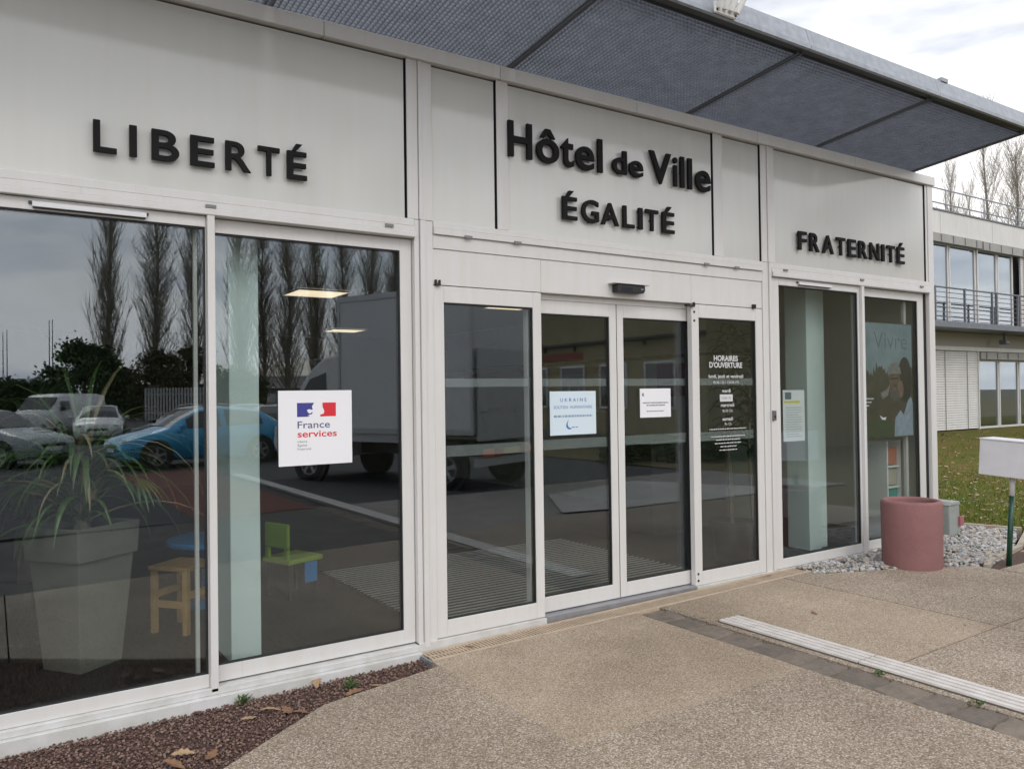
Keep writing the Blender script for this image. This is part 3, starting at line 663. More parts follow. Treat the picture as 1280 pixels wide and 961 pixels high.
for x in (2.25, 6.63): cprism(x, x+.10, -1.14, -1.10, 0.16, 0.19).build('roof_clip', GALV, cn)
# flag holder on the fascia
fh = thing('flag_holder', 'white fan-shaped flag pole holder on the canopy edge', 'flag holder', (4.0, -1.2, 4.0))
FHW = mat('holder_white', (0.72, 0.71, 0.68), .4)
b = MB(); b.box(3.845, 4.045, -1.20, -1.180, 4.005, 4.075); b.build('plate', FHW, fh, bevel=.004)
for i in range(4):
    x = 3.868+i*0.052
    b = MB(); b.tube((x, -1.215, 4.03), (x+(i-1.1)*0.06, -1.34, 4.34), 0.019, n=12); b.build('socket', FHW, fh, smooth=False)
for x in (3.858, 4.032):
    b = MB(); b.tube((x, -1.204, 4.02), (x, -1.1995, 4.02), 0.008, n=8); b.build('bolt', DARKST, fh)

# ================================================================ LETTERING
def sign(label, letters, zb, cap, yf=-0.032, th=0.011, off=0.015, name='letter_sign'):
    xs = [l[1] for l in letters]
    t = thing(name, label, 'sign', (sum(xs)/len(xs), -0.03, zb))
    for ch, x0, x1, *k in letters:
        c = cap*k[0] if k else cap; z = zb+(k[1] if len(k) > 1 else 0)
        b = text_fit(ch, x0, x1, z, c, yf+th, th, off)
        o = b.build('letter', LETTER, t)
        cx, cz_ = (x0+x1)/2, z+c*.4
        for (fx, fz) in ((0.12, 0.12), (0.12, 0.85)):
            px, pz = x0+(x1-x0)*fx+0.006, z+c*fz
            if ch in 'ôedVAGTtil': px, pz = (x0+x1)/2, z+c*(.5 if ch in 'tilT' else (.26 if ch in 'VA' else .04))
            if ch in 'ôedVAGTtil' and fz > .5: continue
            p = MB(); p.tube((px, yf+2*th-.004, pz), (px, 0.017, pz), 0.006, n=6); p.build('pin', DARKST, o)
    return t
from math import tan
def fx(px, z=None): return px
# LIBERTÉ
sign('black raised letters LIBERTÉ on the left panel', [('L',0.453,0.563),('I',0.624,0.660),('B',0.733,0.872),('E',0.930,1.058),('R',1.118,1.258),('T',1.300,1.425),('É',1.470,1.588)], 2.892, 0.166)
sign('large black raised letters Hôtel de Ville over the doors', [('H',3.035,3.235),('ô',3.275,3.475),('t',3.495,3.612),('e',3.630,3.805),('l',3.842,3.886),
      ('d',3.985,4.130,0.72,0.018),('e',4.155,4.300,0.72,0.018),('V',4.370,4.605),('i',4.632,4.672),('l',4.712,4.754),('l',4.798,4.842),('e',4.885,5.060)], 3.268, 0.252, off=0.016)
sign('black raised letters ÉGALITÉ below the main title', [('É',3.502,3.635),('G',3.680,3.842),('A',3.868,4.040),('L',4.085,4.200),('I',4.246,4.286),('T',4.320,4.455),('É',4.500,4.632)], 2.878, 0.168)
fr = [('F',.86),('R',1.0),('A',1.2),('T',.98),('E',.90),('R',1.0),('N',1.1),('I',.30),('T',.98),('É',.90)]
gap = .36; tot = sum(w for _, w in fr)+gap*9; x = 6.215; kx = (7.945-6.215)/tot; L4 = []
for ch, w in fr: L4.append((ch, x, x+w*kx)); x += (w+gap)*kx
sign('black raised letters FRATERNITÉ on the right panel', L4, 2.895, 0.172)

# ================================================================ NOTICES ON THE GLASS
def sheet(name, label, cat, x0, x1, z0, z1, y, m, group=None):
    t = thing(name, label, cat, ((x0+x1)/2, y, z0), group)
    b = MB(); b.box(x0, x1, y-.0016, y, z0, z1); b.build('paper', m, t); return t
def line(t, s, x0, x1, z, cap, y, m, off=0.0):
    text_fit(s, x0, x1, z, cap, y, 0.0, off).build('text_line', m, t)
def bars(t, x0, x1, z, h, y, m, rnd):
    """print too small to read: broken word strokes"""
    b = MB(); x = x0
    while x < x1:
        w = rnd.uniform(.008, .03); b.box(x, min(x1, x+w), y-.0006, y, z, z+h); x += w+.006
    b.build('fine_print', m, t)
INKB = mat('ink_navy', (0.045, 0.045, 0.25), .6); INKR = mat('ink_red', (0.62, 0.022, 0.035), .6); INKG = mat('ink_grey', (0.16, 0.16, 0.17), .6); INKN = mat('ink_slate_blue', (0.09, 0.105, 0.22), .6)
rnd = random.Random(2)
Y2 = 0.0515     # outer face of the recessed left pane
t = sheet('poster', 'square white France services poster on the left window', 'poster', 1.425, 1.885, 1.190, 1.640, Y2-.001, PAPER)
yl = Y2-.0032; px = lambda u: 1.425+u*0.46; pz = lambda v: 1.640-v*0.45
def flat(t, name, poly, m, y): MB().extr_y(poly, y, y+.0005).build(name, m, t, fix=True)
flat(t, 'blue_flag', [(px(.245),pz(.165)),(px(.475),pz(.165)),(px(.445),pz(.215)),(px(.455),pz(.25)),(px(.44),pz(.275)),(px(.455),pz(.30)),(px(.43),pz(.335)),(px(.40),pz(.352)),(px(.245),pz(.352))], INKB, yl)
flat(t, 'white_profile', [(px(.375),pz(.262)),(px(.41),pz(.25)),(px(.45),pz(.262)),(px(.455),pz(.285)),(px(.42),pz(.31)),(px(.395),pz(.30))], PAPER, yl-.0006)
flat(t, 'white_profile', [(px(.385),pz(.338)),(px(.42),pz(.322)),(px(.462),pz(.318)),(px(.44),pz(.345))], PAPER, yl-.0006)
flat(t, 'red_flag', [(px(.59),pz(.165)),(px(.775),pz(.165)),(px(.775),pz(.352)),(px(.555),pz(.352)),(px(.56),pz(.325)),(px(.605),pz(.315)),(px(.615),pz(.28)),(px(.59),pz(.22))], INKR, yl)
line(t, 'France', px(.25), px(.69), pz(.505), 0.042, yl, INKN, .008)
line(t, 'services', px(.25), px(.785), pz(.625), 0.040, yl, INKR, .014)
for s, u, v in (('Liberté', .375, .695), ('Égalité', .375, .745), ('Fraternité', .43, .795)): line(t, s, px(.25), px(u), pz(v), 0.013, yl, INKG)
YD = 0.086      # outer face of the sliding leaf panes
t = sheet('notice', 'pale blue Ukraine aid notice on the sliding door', 'notice', 3.440, 3.876, 1.292, 1.618, YD-.001, PAPERB)
INKC = mat('ink_mid_blue', (0.06, 0.16, 0.42), .6); yl = YD-.0030
line(t, 'U K R A I N E', 3.535, 3.785, 1.540, 0.026, yl, INKC, .01); line(t, 'SOUTIEN  HUMANITAIRE', 3.475, 3.838, 1.488, 0.022, yl, INKC)
bars(t, 3.475, 3.838, 1.424, .016, yl+.0006, mat('ink_soft_blue', (0.22, 0.33, 0.45), .6), rnd)
flat(t, 'drop_emblem', [(3.605,1.335),(3.588,1.352),(3.590,1.375),(3.612,1.408),(3.602,1.375),(3.606,1.356),(3.622,1.344),(3.645,1.342),(3.625,1.332)], INKC, yl)
bars(t, 3.64, 3.70, 1.345, .006, yl+.0006, INKC, rnd)
t = sheet('notice', 'small white typed notice on the right sliding leaf', 'notice', 4.330, 4.668, 1.400, 1.632, YD-.001, PAPER)
flat(t, 'crest', [(4.352,1.590),(4.372,1.600),(4.368,1.582),(4.378,1.572),(4.356,1.572)], INKG, yl)
for z, x0, x1, h in ((1.512, 4.362, 4.640, .010), (1.492, 4.40, 4.60, .010), (1.446, 4.40, 4.59, .007)): bars(t, x0, x1, z, h, yl+.0006, INKG, rnd)
# white vinyl opening hours on the right fixed leaf
VINYL = mat('white_vinyl', (0.60, 0.60, 0.60), .5)
t = thing('opening_hours', 'white vinyl HORAIRES D\'OUVERTURE lettering on the right door leaf', 'lettering', (5.27, 0.015, 1.2))
yl = 0.0165
def cl(s, cx, w, z, cap, off=0.0): line(t, s, cx-w/2, cx+w/2, z, cap, yl, VINYL, off)
cl('HORAIRES', 5.262, .30, 1.860, .047, .03); cl("D'OUVERTURE", 5.262, .41, 1.803, .047, .03)
cl('lundi, jeudi et vendredi', 5.262, .43, 1.716, .030, .02); cl('8h30-12h / 13h30-17h', 5.262, .32, 1.668, .022)
cl('mardi', 5.262, .105, 1.592, .030, .02)
b = MB(); b.box(5.178, 5.338, yl-.0008, yl, 1.515, 1.575); b.build('white_patch', VINYL, t)
line(t, '13h30-17h', 5.20, 5.315, 1.535, .020, yl-.0012, INKG)
cl('mercredi', 5.272, .165, 1.470, .030, .02); cl('8h30-12h', 5.272, .125, 1.425, .022)
cl('samedi', 5.272, .13, 1.352, .030, .02); cl('9h-12h', 5.275, .085, 1.312, .022)
for z, w in ((1.278, .46), (1.215, .42), (1.186, .30), (1.157, .33), (1.128, .20), (1.099, .22)): bars(t, 5.275-w/2, 5.275+w/2, z, .008, yl, VINYL, rnd)
# notice and big poster in the right-hand windows
YR = 0.0165
t = sheet('notice', 'long white notice with a yellow line in the right window', 'notice', 6.03, 6.34, 1.135, 1.605, 0.037, PAPER)
yb = 0.0346
for k in range(13): bars(t, 6.07, 6.30-(.05 if k % 4 == 3 else 0), 1.44-k*.022, .006, yb+.0006, mat('print_grey', (.35, .37, .37), .6), rnd)
flat(t, 'picture', [(6.06,1.52),(6.06,1.585),(6.15,1.585),(6.15,1.52)], mat('print_photo', (.12, .16, .2), .6), yb)
flat(t, 'yellow_line', [(6.05,1.485),(6.05,1.505),(6.27,1.505),(6.27,1.485)], mat('print_yellow', (.72, .62, .02), .6), yb)
PSKY = mat('poster_sky', (0.15, 0.215, 0.25), .5, col2=(.27, .33, .36), vs=4); PDK = mat('poster_dark', (0.03, 0.032, 0.022), .5, col2=(.085, .06, .035), vs=9)
t = thing('poster', 'tall photo poster reading Vivre in the far right window', 'poster', (7.72, 0.07, 1.1))
b = MB(); b.box(7.24, 8.215, 0.0705, 0.073, 1.105, 2.285); b.build('paper', PDK, t)
ym = 0.0695
flat(t, 'printed_meadow', [(7.245,1.11),(8.21,1.11),(8.21,1.30),(7.8,1.26),(7.245,1.30)], mat('poster_green', (.03, .075, .03), .5, col2=(.05, .05, .02), vs=8), ym-.0004)
flat(t, 'printed_sky_tree_reflection', [(7.245+.965*k/40, 1.78+.10*(k % 2)*random.random()+.05*math.sin(k*.5)) for k in range(41)]+[(8.21,2.28),(7.245,2.28)], PSKY, ym)  # printed sky; its jagged lower edge imitates trees reflected in the glass
line(t, 'Vivre', 7.52, 8.12, 2.02, .17, ym-.0006, mat('print_slate', (.10, .15, .175), .6), -.014)
def disc(cx, cz0, rx, rz, n=18, a0=0, a1=6.283): return [(cx+rx*math.cos(a0+(a1-a0)*i/n), cz0+rz*math.sin(a0+(a1-a0)*i/n)) for i in range(n if a1-a0 > 6 else n+1)]
flat(t, 'printed_hair', disc(8.07, 1.70, .13, .24), mat('print_hair', (.018, .014, .012), .5, col2=(.006, .005, .005), vs=40), ym-.0010)
flat(t, 'printed_face', disc(7.88, 1.70, .10, .13), mat('print_skin', (.14, .09, .062), .6, var=.35, vs=22), ym-.0012)
flat(t, 'printed_hat', disc(7.875, 1.76, .125, .12, 14, 0, 3.1416), mat('print_wool', (.22, .205, .195), .7, var=.4, vs=30), ym-.0015)
flat(t, 'printed_hand', disc(7.99, 1.60, .05, .09), mat('print_skin', (.14, .09, .062), .6, var=.35, vs=22), ym-.0018)
flat(t, 'printed_sleeve', [(7.62,1.56),(7.74,1.60),(7.80,1.66),(7.76,1.54),(7.66,1.50)], mat('print_wool', (.22, .205, .195), .7, var=.4, vs=30), ym-.0015)
flat(t, 'printed_coat', [(7.86,1.11),(7.88,1.30),(7.98,1.38),(8.04,1.33),(8.12,1.48),(8.18,1.52),(8.212,1.45),(8.212,1.11)], mat('print_pale_blue', (.33, .39, .45), .6, col2=(.20, .25, .30), vs=14), ym-.0015)
flat(t, 'printed_glasses', [(7.80,1.715),(7.95,1.722),(7.95,1.708),(7.80,1.702)], MATS['print_hair'], ym-.0020)
flat(t, 'printed_mouth', [(7.85,1.635),(7.90,1.63),(7.92,1.64),(7.88,1.645)], MATS['print_hair'], ym-.0020)
flat(t, 'printed_scarf', [(7.78,1.60),(7.86,1.575),(7.97,1.60),(7.99,1.52),(7.90,1.48),(7.80,1.50)], mat('print_scarf', (.10, .095, .09), .7, var=.4, vs=30), ym-.0013)
flat(t, 'printed_gull', [(7.60,1.335),(7.66,1.31),(7.72,1.315),(7.70,1.285),(7.64,1.29)], PAPER, ym-.0015)
for k in range(4): bars(t, 7.30, 7.50-.04*k, 1.50-k*.035, .014, ym-.0006, PAPER, rnd)

# ================================================================ THINGS OUTSIDE, IN FRONT
# pink cylindrical planter
PINK = mat('pink_concrete', (0.265, 0.128, 0.124), 0.85, col2=(0.215, 0.103, 0.10), vs=5, bump=.35, bs=45)
pc = (6.985, -0.60, 0.0)
t = thing('planter', 'pink concrete cylinder planter standing on the pebbles', 'planter', pc)
b = MB(); b.lathe([(0.0, -0.02), (0.247, -0.02), (0.250, 0.0), (0.254, 0.3), (0.256, 0.572), (0.250, 0.588), (0.238, 0.596), (0.216, 0.596), (0.206, 0.588), (0.202, 0.57), (0.200, 0.36), (0.0, 0.35)], pc, 64)
b.build('wall', PINK, t, smooth=True)
b = MB(); b.lathe([(0.0, 0.372), (0.198, 0.368)], pc, 32); b.build('soil', mat('planter_soil', (0.06, 0.035, 0.03), .95, bump=.5, bs=80), t)
# mailbox on a green and white post, leaning slightly
mbx = thing('mailbox', 'white steel mailbox on a green and white post', 'mailbox', (0, 0, 0))
b = MB(); b.tube((0, 0, -0.05), (0, 0, 0.625), 0.0225, n=20); b.build('post', mat('dark_green_paint', (0.010, 0.062, 0.036), .35, var=.2, vs=6), mbx, smooth=True)
b = MB(); b.tube((0, 0, 0.626), (0, 0, 0.80), 0.0222, n=20); b.build('post_top', mat('post_white', (0.62, 0.62, 0.62), .4), mbx, smooth=True)
MBW = mat('mailbox_white', (0.74, 0.74, 0.77), 0.42, col2=(0.66, 0.66, 0.68), vs=5)
b = MB(); b.box(-0.235, 0.19, -0.13, 0.13, 0.80, 1.12); bx = b.build('box', MBW, mbx, bevel=.006)
b = MB(); b.box(-0.24, 0.196, -0.135, 0.135, 1.1205, 1.134); b.build('lid', MBW, mbx, bevel=.004)
b = MB(); b.box(0.1905, 0.194, -0.115, 0.115, 0.815, 1.105); fd = b.build('door', MBW, mbx, bevel=.003)
for z in (0.88, 1.00, 1.05):
    b = MB(); b.tube((0.1945, -0.08, z), (0.201, -0.08, z), 0.012, n=12); b.build('lock', DARKST, fd)
b = MB(); b.box(-0.05, 0.05, -0.05, 0.05, 0.792, 0.7995); b.build('bracket', DARKST, mbx)
mbx.location = (7.70, -1.09, 0.0); mbx.rotation_euler = (R(-.5), R(3.2), R(-90))
# grey meter box at the building corner
ub = thing('utility_box', 'small grey plastic utility box by the building corner', 'utility box', (8.87, 0.06, 0))
UB = mat('box_grey', (0.30, 0.32, 0.30), .6, var=.15, vs=8)
b = MB(); b.box(8.66, 8.87, -0.06, 0.18, -0.03, 0.33); b.build('body', UB, ub, bevel=.012)
b = MB(); b.extr_y([(8.65, .331), (8.88, .331), (8.85, .37), (8.68, .37)], -.07, .19); b.build('lid', UB, ub, bevel=.006)
b = MB(); b.box(8.83, 8.91, -0.085, -0.061, 0.10, 0.20); b.build('plate', mat('plate_pink', (.35, .12, .13), .6), ub)

# dry leaves and weeds
DRY = [mat('dry_leaf_tan', (0.36, 0.24, 0.14), .8, var=.25, vs=30), mat('dry_leaf_brown', (0.22, 0.12, 0.065), .8, var=.25, vs=30)]
def oak_leaf(seed, s):
    rnd = random.Random(seed); b = MB(); n = 9; L_, Rr, Mm = [], [], []
    for i in range(n):
        t = i/(n-1); w = .42*math.sin(math.pi*min(1, t*.92+.06))*(1.0 if i % 2 else .58); z = .12*math.sin(t*3+seed)+.10*t
        L_.append((-w*s, (t-.5)*2*s*.8, (z+rnd.uniform(.05, .28)*abs(w))*s)); Rr.append((w*s, (t-.5)*2*s*.8, (z+rnd.uniform(.05, .28)*abs(w))*s)); Mm.append((0, (t-.5)*2*s*.8, z*s*.6))
    b.add(L_+Mm+Rr, [(i, n+i, n+i+1, i+1) for i in range(n-1)]+[(n+i, 2*n+i, 2*n+i+1, n+i+1) for i in range(n-1)])
    return b.mesh('dry_leaf', DRY[seed % 2])
leaves = [oak_leaf(i, .068) for i in range(4)]
LL = [(1.59,-.10,1.15,'tan dry leaf lying against the window sill'),(1.72,-.37,1.2,'tan dry oak leaf on the gravel beside the weed'),(1.86,-.34,.8,'small dry leaf near the drain end of the red gravel'),
      (1.33,-.37,1.1,'tan dry leaf in the middle cluster on the red gravel'),(1.25,-.33,1.0,'curled dry leaf left of the middle leaf cluster'),(1.38,-.46,.8,'dry leaf fragment at the concrete edge'),
      (1.13,-.36,.8,'small orange-brown dry leaf on the red gravel'),(0.87,-.68,1.1,'dry leaf at the concrete edge in the bottom cluster'),(0.76,-.60,1.0,'upright curled dry leaf in the bottom cluster'),(0.70,-.69,1.1,'dry leaf nearest the bottom edge on the red gravel'),
      (2.62,-.12,.7,'crumpled brown leaf caught on the drain grating'),(4.98,-1.02,.7,'brown leaf lying flat on the concrete right of the strip'),(5.62,-.10,.6,'brown leaf scrap on the drain near the right door')]
for i, (x, y, s, lab) in enumerate(LL):
    z = lz(x)+.022 if i < 10 else gz(x)+.006
    o = inst('dry_leaf', leaves[i % 4], None, (x, y, z), (random.uniform(-.25, .25), random.uniform(-.25, .25), random.uniform(0, 6.28)), (s,)*3)
    tag(o, lab, 'leaf', 'dry leaves on the ground')
def weed(x, y, z, n, h, lab, seed):
    rnd = random.Random(seed); b = MB()
    for i in range(n):
        t = rnd.uniform(0, 6.28); l = h*rnd.uniform(.5, 1); e = rnd.uniform(.35, 1.2); w = .006
        d = Vector((math.cos(t)*math.cos(e), math.sin(t)*math.cos(e), math.sin(e))); s = Vector((-math.sin(t), math.cos(t), 0))*w
        p = Vector((x+rnd.uniform(-.02, .02), y+rnd.uniform(-.02, .02), z)); q = p+d*l*.6; r = p+d*l+Vector((0, 0, -l*.15))
        b.add([p-s*.5, p+s*.5, q+s, q-s, r], [(0, 1, 2, 3), (3, 2, 4)])
    tag(b.build('weed', mat('weed_green', (0.075, 0.13, 0.03), .8, col2=(.05, .09, .025), vs=20)), lab, 'weed', 'weeds in the joints')
weed(1.17, -.085, lz(1.17), 26, .09, 'small weed tuft against the left sill', 1); weed(1.74, -.24, lz(1.74), 34, .09, 'weed tuft among leaves at the right of the gravel', 2)
weed(4.235, -1.98, gz(4.2)-.01, 22, .05, 'little weed between the setts and the white strip', 3); weed(4.24, -2.52, gz(4.2)-.01, 18, .05, 'weed in the sett joint near the right picture edge', 4)
weed(6.16, -.20, -.01, 30, .07, 'green weed at the drain end by the pebbles', 5); weed(7.35, -.87, -.01, 36, .08, 'green weed beside the planter at the bed edge', 6)
weed(8.70, -.12, -.01, 30, .07, 'grass tuft below the utility box', 7)

# ================================================================ NEIGHBOURING BLOCK
NY = 8.0
nb = thing('office_block', 'white two-storey office block with balcony behind the lawn', 'building', (27, NY, .3))
NW = mat('block_white', (0.60, 0.595, 0.58), .6, var=.08, vs=1, streak=.08); NG = mat('block_grey_steel', (0.15, 0.16, 0.185), .5, metal=.3, var=.15); NGLASS = mat('block_glass', (0.05, 0.06, 0.06), .03, spec=.9)
NB = mat('blind_box', (0.30, 0.29, 0.27), .6, var=.15, vs=4)
def npart(name, m, *bx, parent=nb):
    b = MB()
    for q in bx: b.box(*q)
    return b.build(name, m, parent)
NGL = glass_mat('block_window_glass', (.6, .65, .65), .30)
for i in range(7):
    x0 = 17.5+i*3.1; npart('parapet_panel', NW, (x0, x0+3.085, NY-.02, NY+.2, 6.22, 6.90))
npart('parapet_cap', NG, (17.5, 39.3, NY-.05, NY+.26, 6.905, 6.95))
npart('wall', NW, (17.5, 39.3, NY+.30, NY+.5, .2, 6.2)); npart('spandrel', mat('spandrel_beige', (.36, .34, .30), .7), (17.5, 39.3, NY+.02, NY+.29, 2.86, 3.30))
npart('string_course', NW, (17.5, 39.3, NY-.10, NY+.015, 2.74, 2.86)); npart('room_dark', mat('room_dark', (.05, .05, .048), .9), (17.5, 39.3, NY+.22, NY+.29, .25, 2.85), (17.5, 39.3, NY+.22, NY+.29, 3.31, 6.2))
npart('side_wall', NW, (17.4, 17.49, NY+.0, NY+9, .2, 6.9)); npart('roof', NG, (17.5, 39.3, NY+.51, NY+9, 6.3, 6.5))
# upper windows: frames and panes
xs = [20.6, 22.05, 23.5, 24.35, 25.75, 25.95, 26.95, 28.25, 28.45, 29.9]
def nwin(x0, x1, z0, z1):
    e = empty('window', ((x0+x1)/2, NY, z0), nb); f = .06
    frame_mb(x0, x1, z0, z1, x0+f, x1-f, z0+f, z1-f, NY+.08, NY+.16).build('frame', NW, e)
    b = MB(); b.box(x0+f, x1-f, NY+.11, NY+.125, z0+f, z1-f); b.build('pane', NGL, e)
for x0, x1 in ((21.0,22.3),(22.35,24.30),(24.34,25.90),(26.0,27.25),(27.29,28.3),(30.2,32),(32.1,34)): nwin(x0, x1, 3.45, 5.98)
for x0, x1 in ((25.75,27.22),(27.26,28.55),(28.6,30.4),(30.5,33)): nwin(x0, x1, .33, 2.50)
def blind_box(x0, x1, z0, z1):
    e = empty('blind_box', ((x0+x1)/2, NY, z0), nb); b = MB(); b.box(x0, x1, NY-.11, NY+.07, z0, z1); b.build('casing', NB, e)
    n = max(2, int((x1-x0)/.62)); 
    for i in range(n): 
        b = MB(); xx = x0+(x1-x0)*(i+.5)/n; b.box(xx-.02, xx+.02, NY-.125, NY-.111, z0+.02, z1-.02); b.build('strap', NG, e)
blind_box(20.5, 25.95, 5.95, 6.20); blind_box(26.05, 29.0, 5.93, 6.18); blind_box(25.75, 30.5, 2.50, 2.72)
# slatted shutters
def shutter(x0, x1, z0, z1):
    e = empty('shutter', ((x0+x1)/2, NY, z0), nb); b = MB(); b.box(-(x1-x0)/2, (x1-x0)/2, -.012, .012, 0, .064); sm = b.mesh('slat', NW)
    z = z0
    while z < z1: inst('slat', sm, e, ((x0+x1)/2, NY-.02+.0, z), (R(-18), 0, 0)); z += .072
    b = MB(); b.box(x0, x1, NY+.02, NY+.03, z0, z1); b.build('backing', NW, e)
    for i in range(4): 
        b = MB(); xx = x0+(x1-x0)*(i+.5)/4; b.box(xx-.012, xx+.012, NY-.045, NY-.036, z0, z1); b.build('tape', NB, e)
    b = MB(); b.box(x1, x1+.05, NY-.06, NY+.06, z0-.06, z1+.1); b.build('guide_rail', NW, e)
shutter(20.6, 25.68, .36, 2.72); shutter(28.62, 30.1, 3.45, 5.95)
# balcony with rails
npart('balcony_slab', NG, (17.5, 39.3, NY-1.05, NY-.0, 3.30, 3.46))
for i in range(12):
    x = 18.4+i*1.55
    npart('balustrade_post', NG, (x-.025, x+.025, NY-1.03, NY-.98, 3.46, 4.42))
    if i % 3 == 1: npart('balustrade_post', NG, (x+.23, x+.28, NY-1.03, NY-.98, 3.46, 4.42))
for k in range(7):
    b = MB(); b.tube((17.6, NY-1.005, 3.58+k*.135), (39, NY-1.005, 3.58+k*.135), .024 if k == 6 else .011, n=6); b.build('balustrade_rail', NG, nb)
for i in range(9):
    b = MB(); x = 18+i*2.4; b.tube((x, NY+.6, 6.95), (x, NY+.6, 7.85), .022, n=6); b.build('roof_rail_post', GALV, nb)
for z in (7.4, 7.85):
    b = MB(); b.tube((17.6, NY+.6, z), (39, NY+.6, z), .022, n=6); b.build('roof_rail', GALV, nb)
sp = thing('floodlight', 'small grey floodlight below the balcony', 'lamp', (26.6, NY-.3, 2.95))
b = MB(); b.box(26.5, 26.75, NY-.5, NY-.28, 2.96, 3.10); b.build('housing', NG, sp, bevel=.02); b = MB(); b.box(26.6, 26.66, NY-.42, NY-.36, 3.10, 3.30); b.build('bracket', NG, sp)

# ================================================================ TREES
BARK = mat('poplar_bark', (0.20, 0.18, 0.145), .9, var=.25, vs=6); TWIG = mat('poplar_twig', (0.30, 0.27, 0.22), .9)
def poplar_data(seed, h, spread, nl=125, thin=1.0):
    rnd = random.Random(seed); tr, cr = MB(), MB()
    pts = [Vector((math.sin(i*.9+seed)*.12*h/20, math.cos(i*1.1+seed)*.12*h/20, h*.96*i/9)) for i in range(10)]
    tr.path(pts, [h*.010*(1-i/9)**.8+.015 for i in range(10)], 7)
    for i in range(nl):
        t = rnd.uniform(.05, .93); z = h*t; k = min(8, int(t*9.3)); p = pts[k].lerp(pts[min(9, k+1)], .5); p = Vector((p.x, p.y, z))
        a = rnd.uniform(0, 6.28); L_ = h*rnd.uniform(.14, .30)*(1.0-.55*t); lean = rnd.uniform(.2, .62)*spread
        d = Vector((math.cos(a)*lean, math.sin(a)*lean, 1)).normalized(); q = [p]; dd = d.copy()
        for s in range(4):
            dd = (dd+Vector((rnd.uniform(-.1, .1), rnd.uniform(-.1, .1), .16))).normalized(); q.append(q[-1]+dd*L_/4)
        r = (.036*h/20*(1.15-t)+.014)*thin
        cr.path(q, [r, r*.8, r*.6, r*.4, r*.2], 4)
        for w in range(20):
            u = rnd.uniform(.12, 1); s = min(3, int(u*4)); o = q[s].lerp(q[s+1], u*4-s)
            b_ = rnd.uniform(0, 6.28); l2 = h*rnd.uniform(.03, .09); ln = rnd.uniform(.3, .85)*spread
            e = Vector((math.cos(b_)*ln, math.sin(b_)*ln, 1)).normalized(); m_ = o+e*l2*.5; f_ = m_+(e+Vector((0, 0, .35))).normalized()*l2*.55
            cr.path([o, m_, f_], [.018*thin, .013*thin, .008*thin], 3)
    return tr.mesh('trunk', BARK), cr.mesh('crown', TWIG)
POP = [poplar_data(s, 24, sp_) for s, sp_ in ((1, 1.15), (2, .95), (3, 1.35))]
POPF = [poplar_data(s, 24, sp_, 80, .62) for s, sp_ in ((11, .95), (12, .8), (13, 1.1))]
def poplar(x, y, k, s, lab, group, rz=0, z=-.16, data=None):
    t = thing('poplar_tree', lab, 'tree', (x, y, z), group); t.rotation_euler = (0, 0, rz); t.scale = (s*(.85+.3*((k*37+int(abs(x)*7)) % 10)/10),)*2+(s*(.86+.24*((k*53+int(abs(y)*3)) % 10)/10),)
    for nm, me in zip(('trunk', 'crown'), (data or POP)[k % 3]):
        o = bpy.data.objects.new(nm, me); COL.objects.link(o); o.parent = t
# helper: place by bearing seen in the picture (px) and distance; mirror=True puts it where the glass would reflect it from
def at_px(px_, depth, mirror=False):
    d = fw*depth + rv*((px_-640)/990*depth); x, y = d.x, -4.634+d.y
    return (x, -y) if mirror else (x, y)
for i, (px_, d, s) in enumerate(((1163, 66, .74), (1193, 60, .80), (1238, 58, .86), (1276, 60, .95), (1215, 85, .9), (1330, 62, .9))):
    x, y = at_px(px_, d); poplar(x, y, i, s, ['bare poplar just right of the pavilion corner, partly hidden', 'bare poplar behind the roof rail, second from the pavilion', 'tall bare poplar behind the office roof rail', 'bare poplar at the right picture edge', 'thin far bare poplar between the two behind the roof', 'bare poplar right of the picture edge'][i], 'bare poplars behind the office block', i*1.3, data=POPF)
for i, (px_, d) in enumerate(((138, 74), (196, 76), (243, 80), (300, 82), (330, 84), (362, 80), (396, 82), (430, 88), (468, 84), (496, 88))):
    x, y = at_px(px_, d, True); poplar(x, y, i+1, (1.1, .95, 1.02)[i % 3], f'bare poplar across the car park reflected in the left windows, {["first","second","third","fourth","fifth","sixth","seventh","eighth","ninth","tenth","eleventh","twelfth"][i]} of the row', 'poplars across the car park', i*.9)
for i in range(9):
    x, y = at_px(1060+i*13, 95+(i % 3)*6, True); poplar(x, y, i, .75+.1*(i % 3), 'far bare poplar across the meadow reflected in the right window, number '+['one','two','three','four','five','six','seven','eight','nine'][i]+' from the left', 'poplars across the meadow', i*1.7)

def leafy(name, label, x, y, h, rx, n, m, seed, group=None, z0=-.1, leaf=.22, cone=False):
    rnd = random.Random(seed); t = thing(name, label, 'tree' if 'tree' in name else 'shrub', (x, y, z0), group)
    b = MB(); b.path([(x, y, z0), (x+.1, y, z0+h*.4), (x, y+.05, z0+h*.8)], [h*.03, h*.02, h*.008], 6); b.build('trunk', BARK, t)
    CL = []
    for k in range(60):
        u = rnd.random(); th = rnd.uniform(0, 6.28); rr = rx*(rnd.random()**.6)*math.sin(math.pi*(.15+.80*u)); CL.append((Vector((x+rr*math.cos(th), y+rr*math.sin(th), z0+h*(.1+.85*u))), rx*rnd.uniform(.08, .2)))
    b = MB()
    for i in range(n):
        cc, cr_ = CL[rnd.randrange(len(CL))]; c = cc+Vector((rnd.gauss(0, 1), rnd.gauss(0, 1), rnd.gauss(0, .8)))*cr_
        a = Vector((rnd.uniform(-1, 1), rnd.uniform(-1, 1), rnd.uniform(-1, 1))).normalized()*leaf*rnd.uniform(.5, 1); e = a.orthogonal().normalized()*leaf*.45
        b.m = rnd.randrange(2); b.add([c-a, c+e, c+a, c-e], [(0, 1, 2, 3)])
    b.build('crown', m, t)
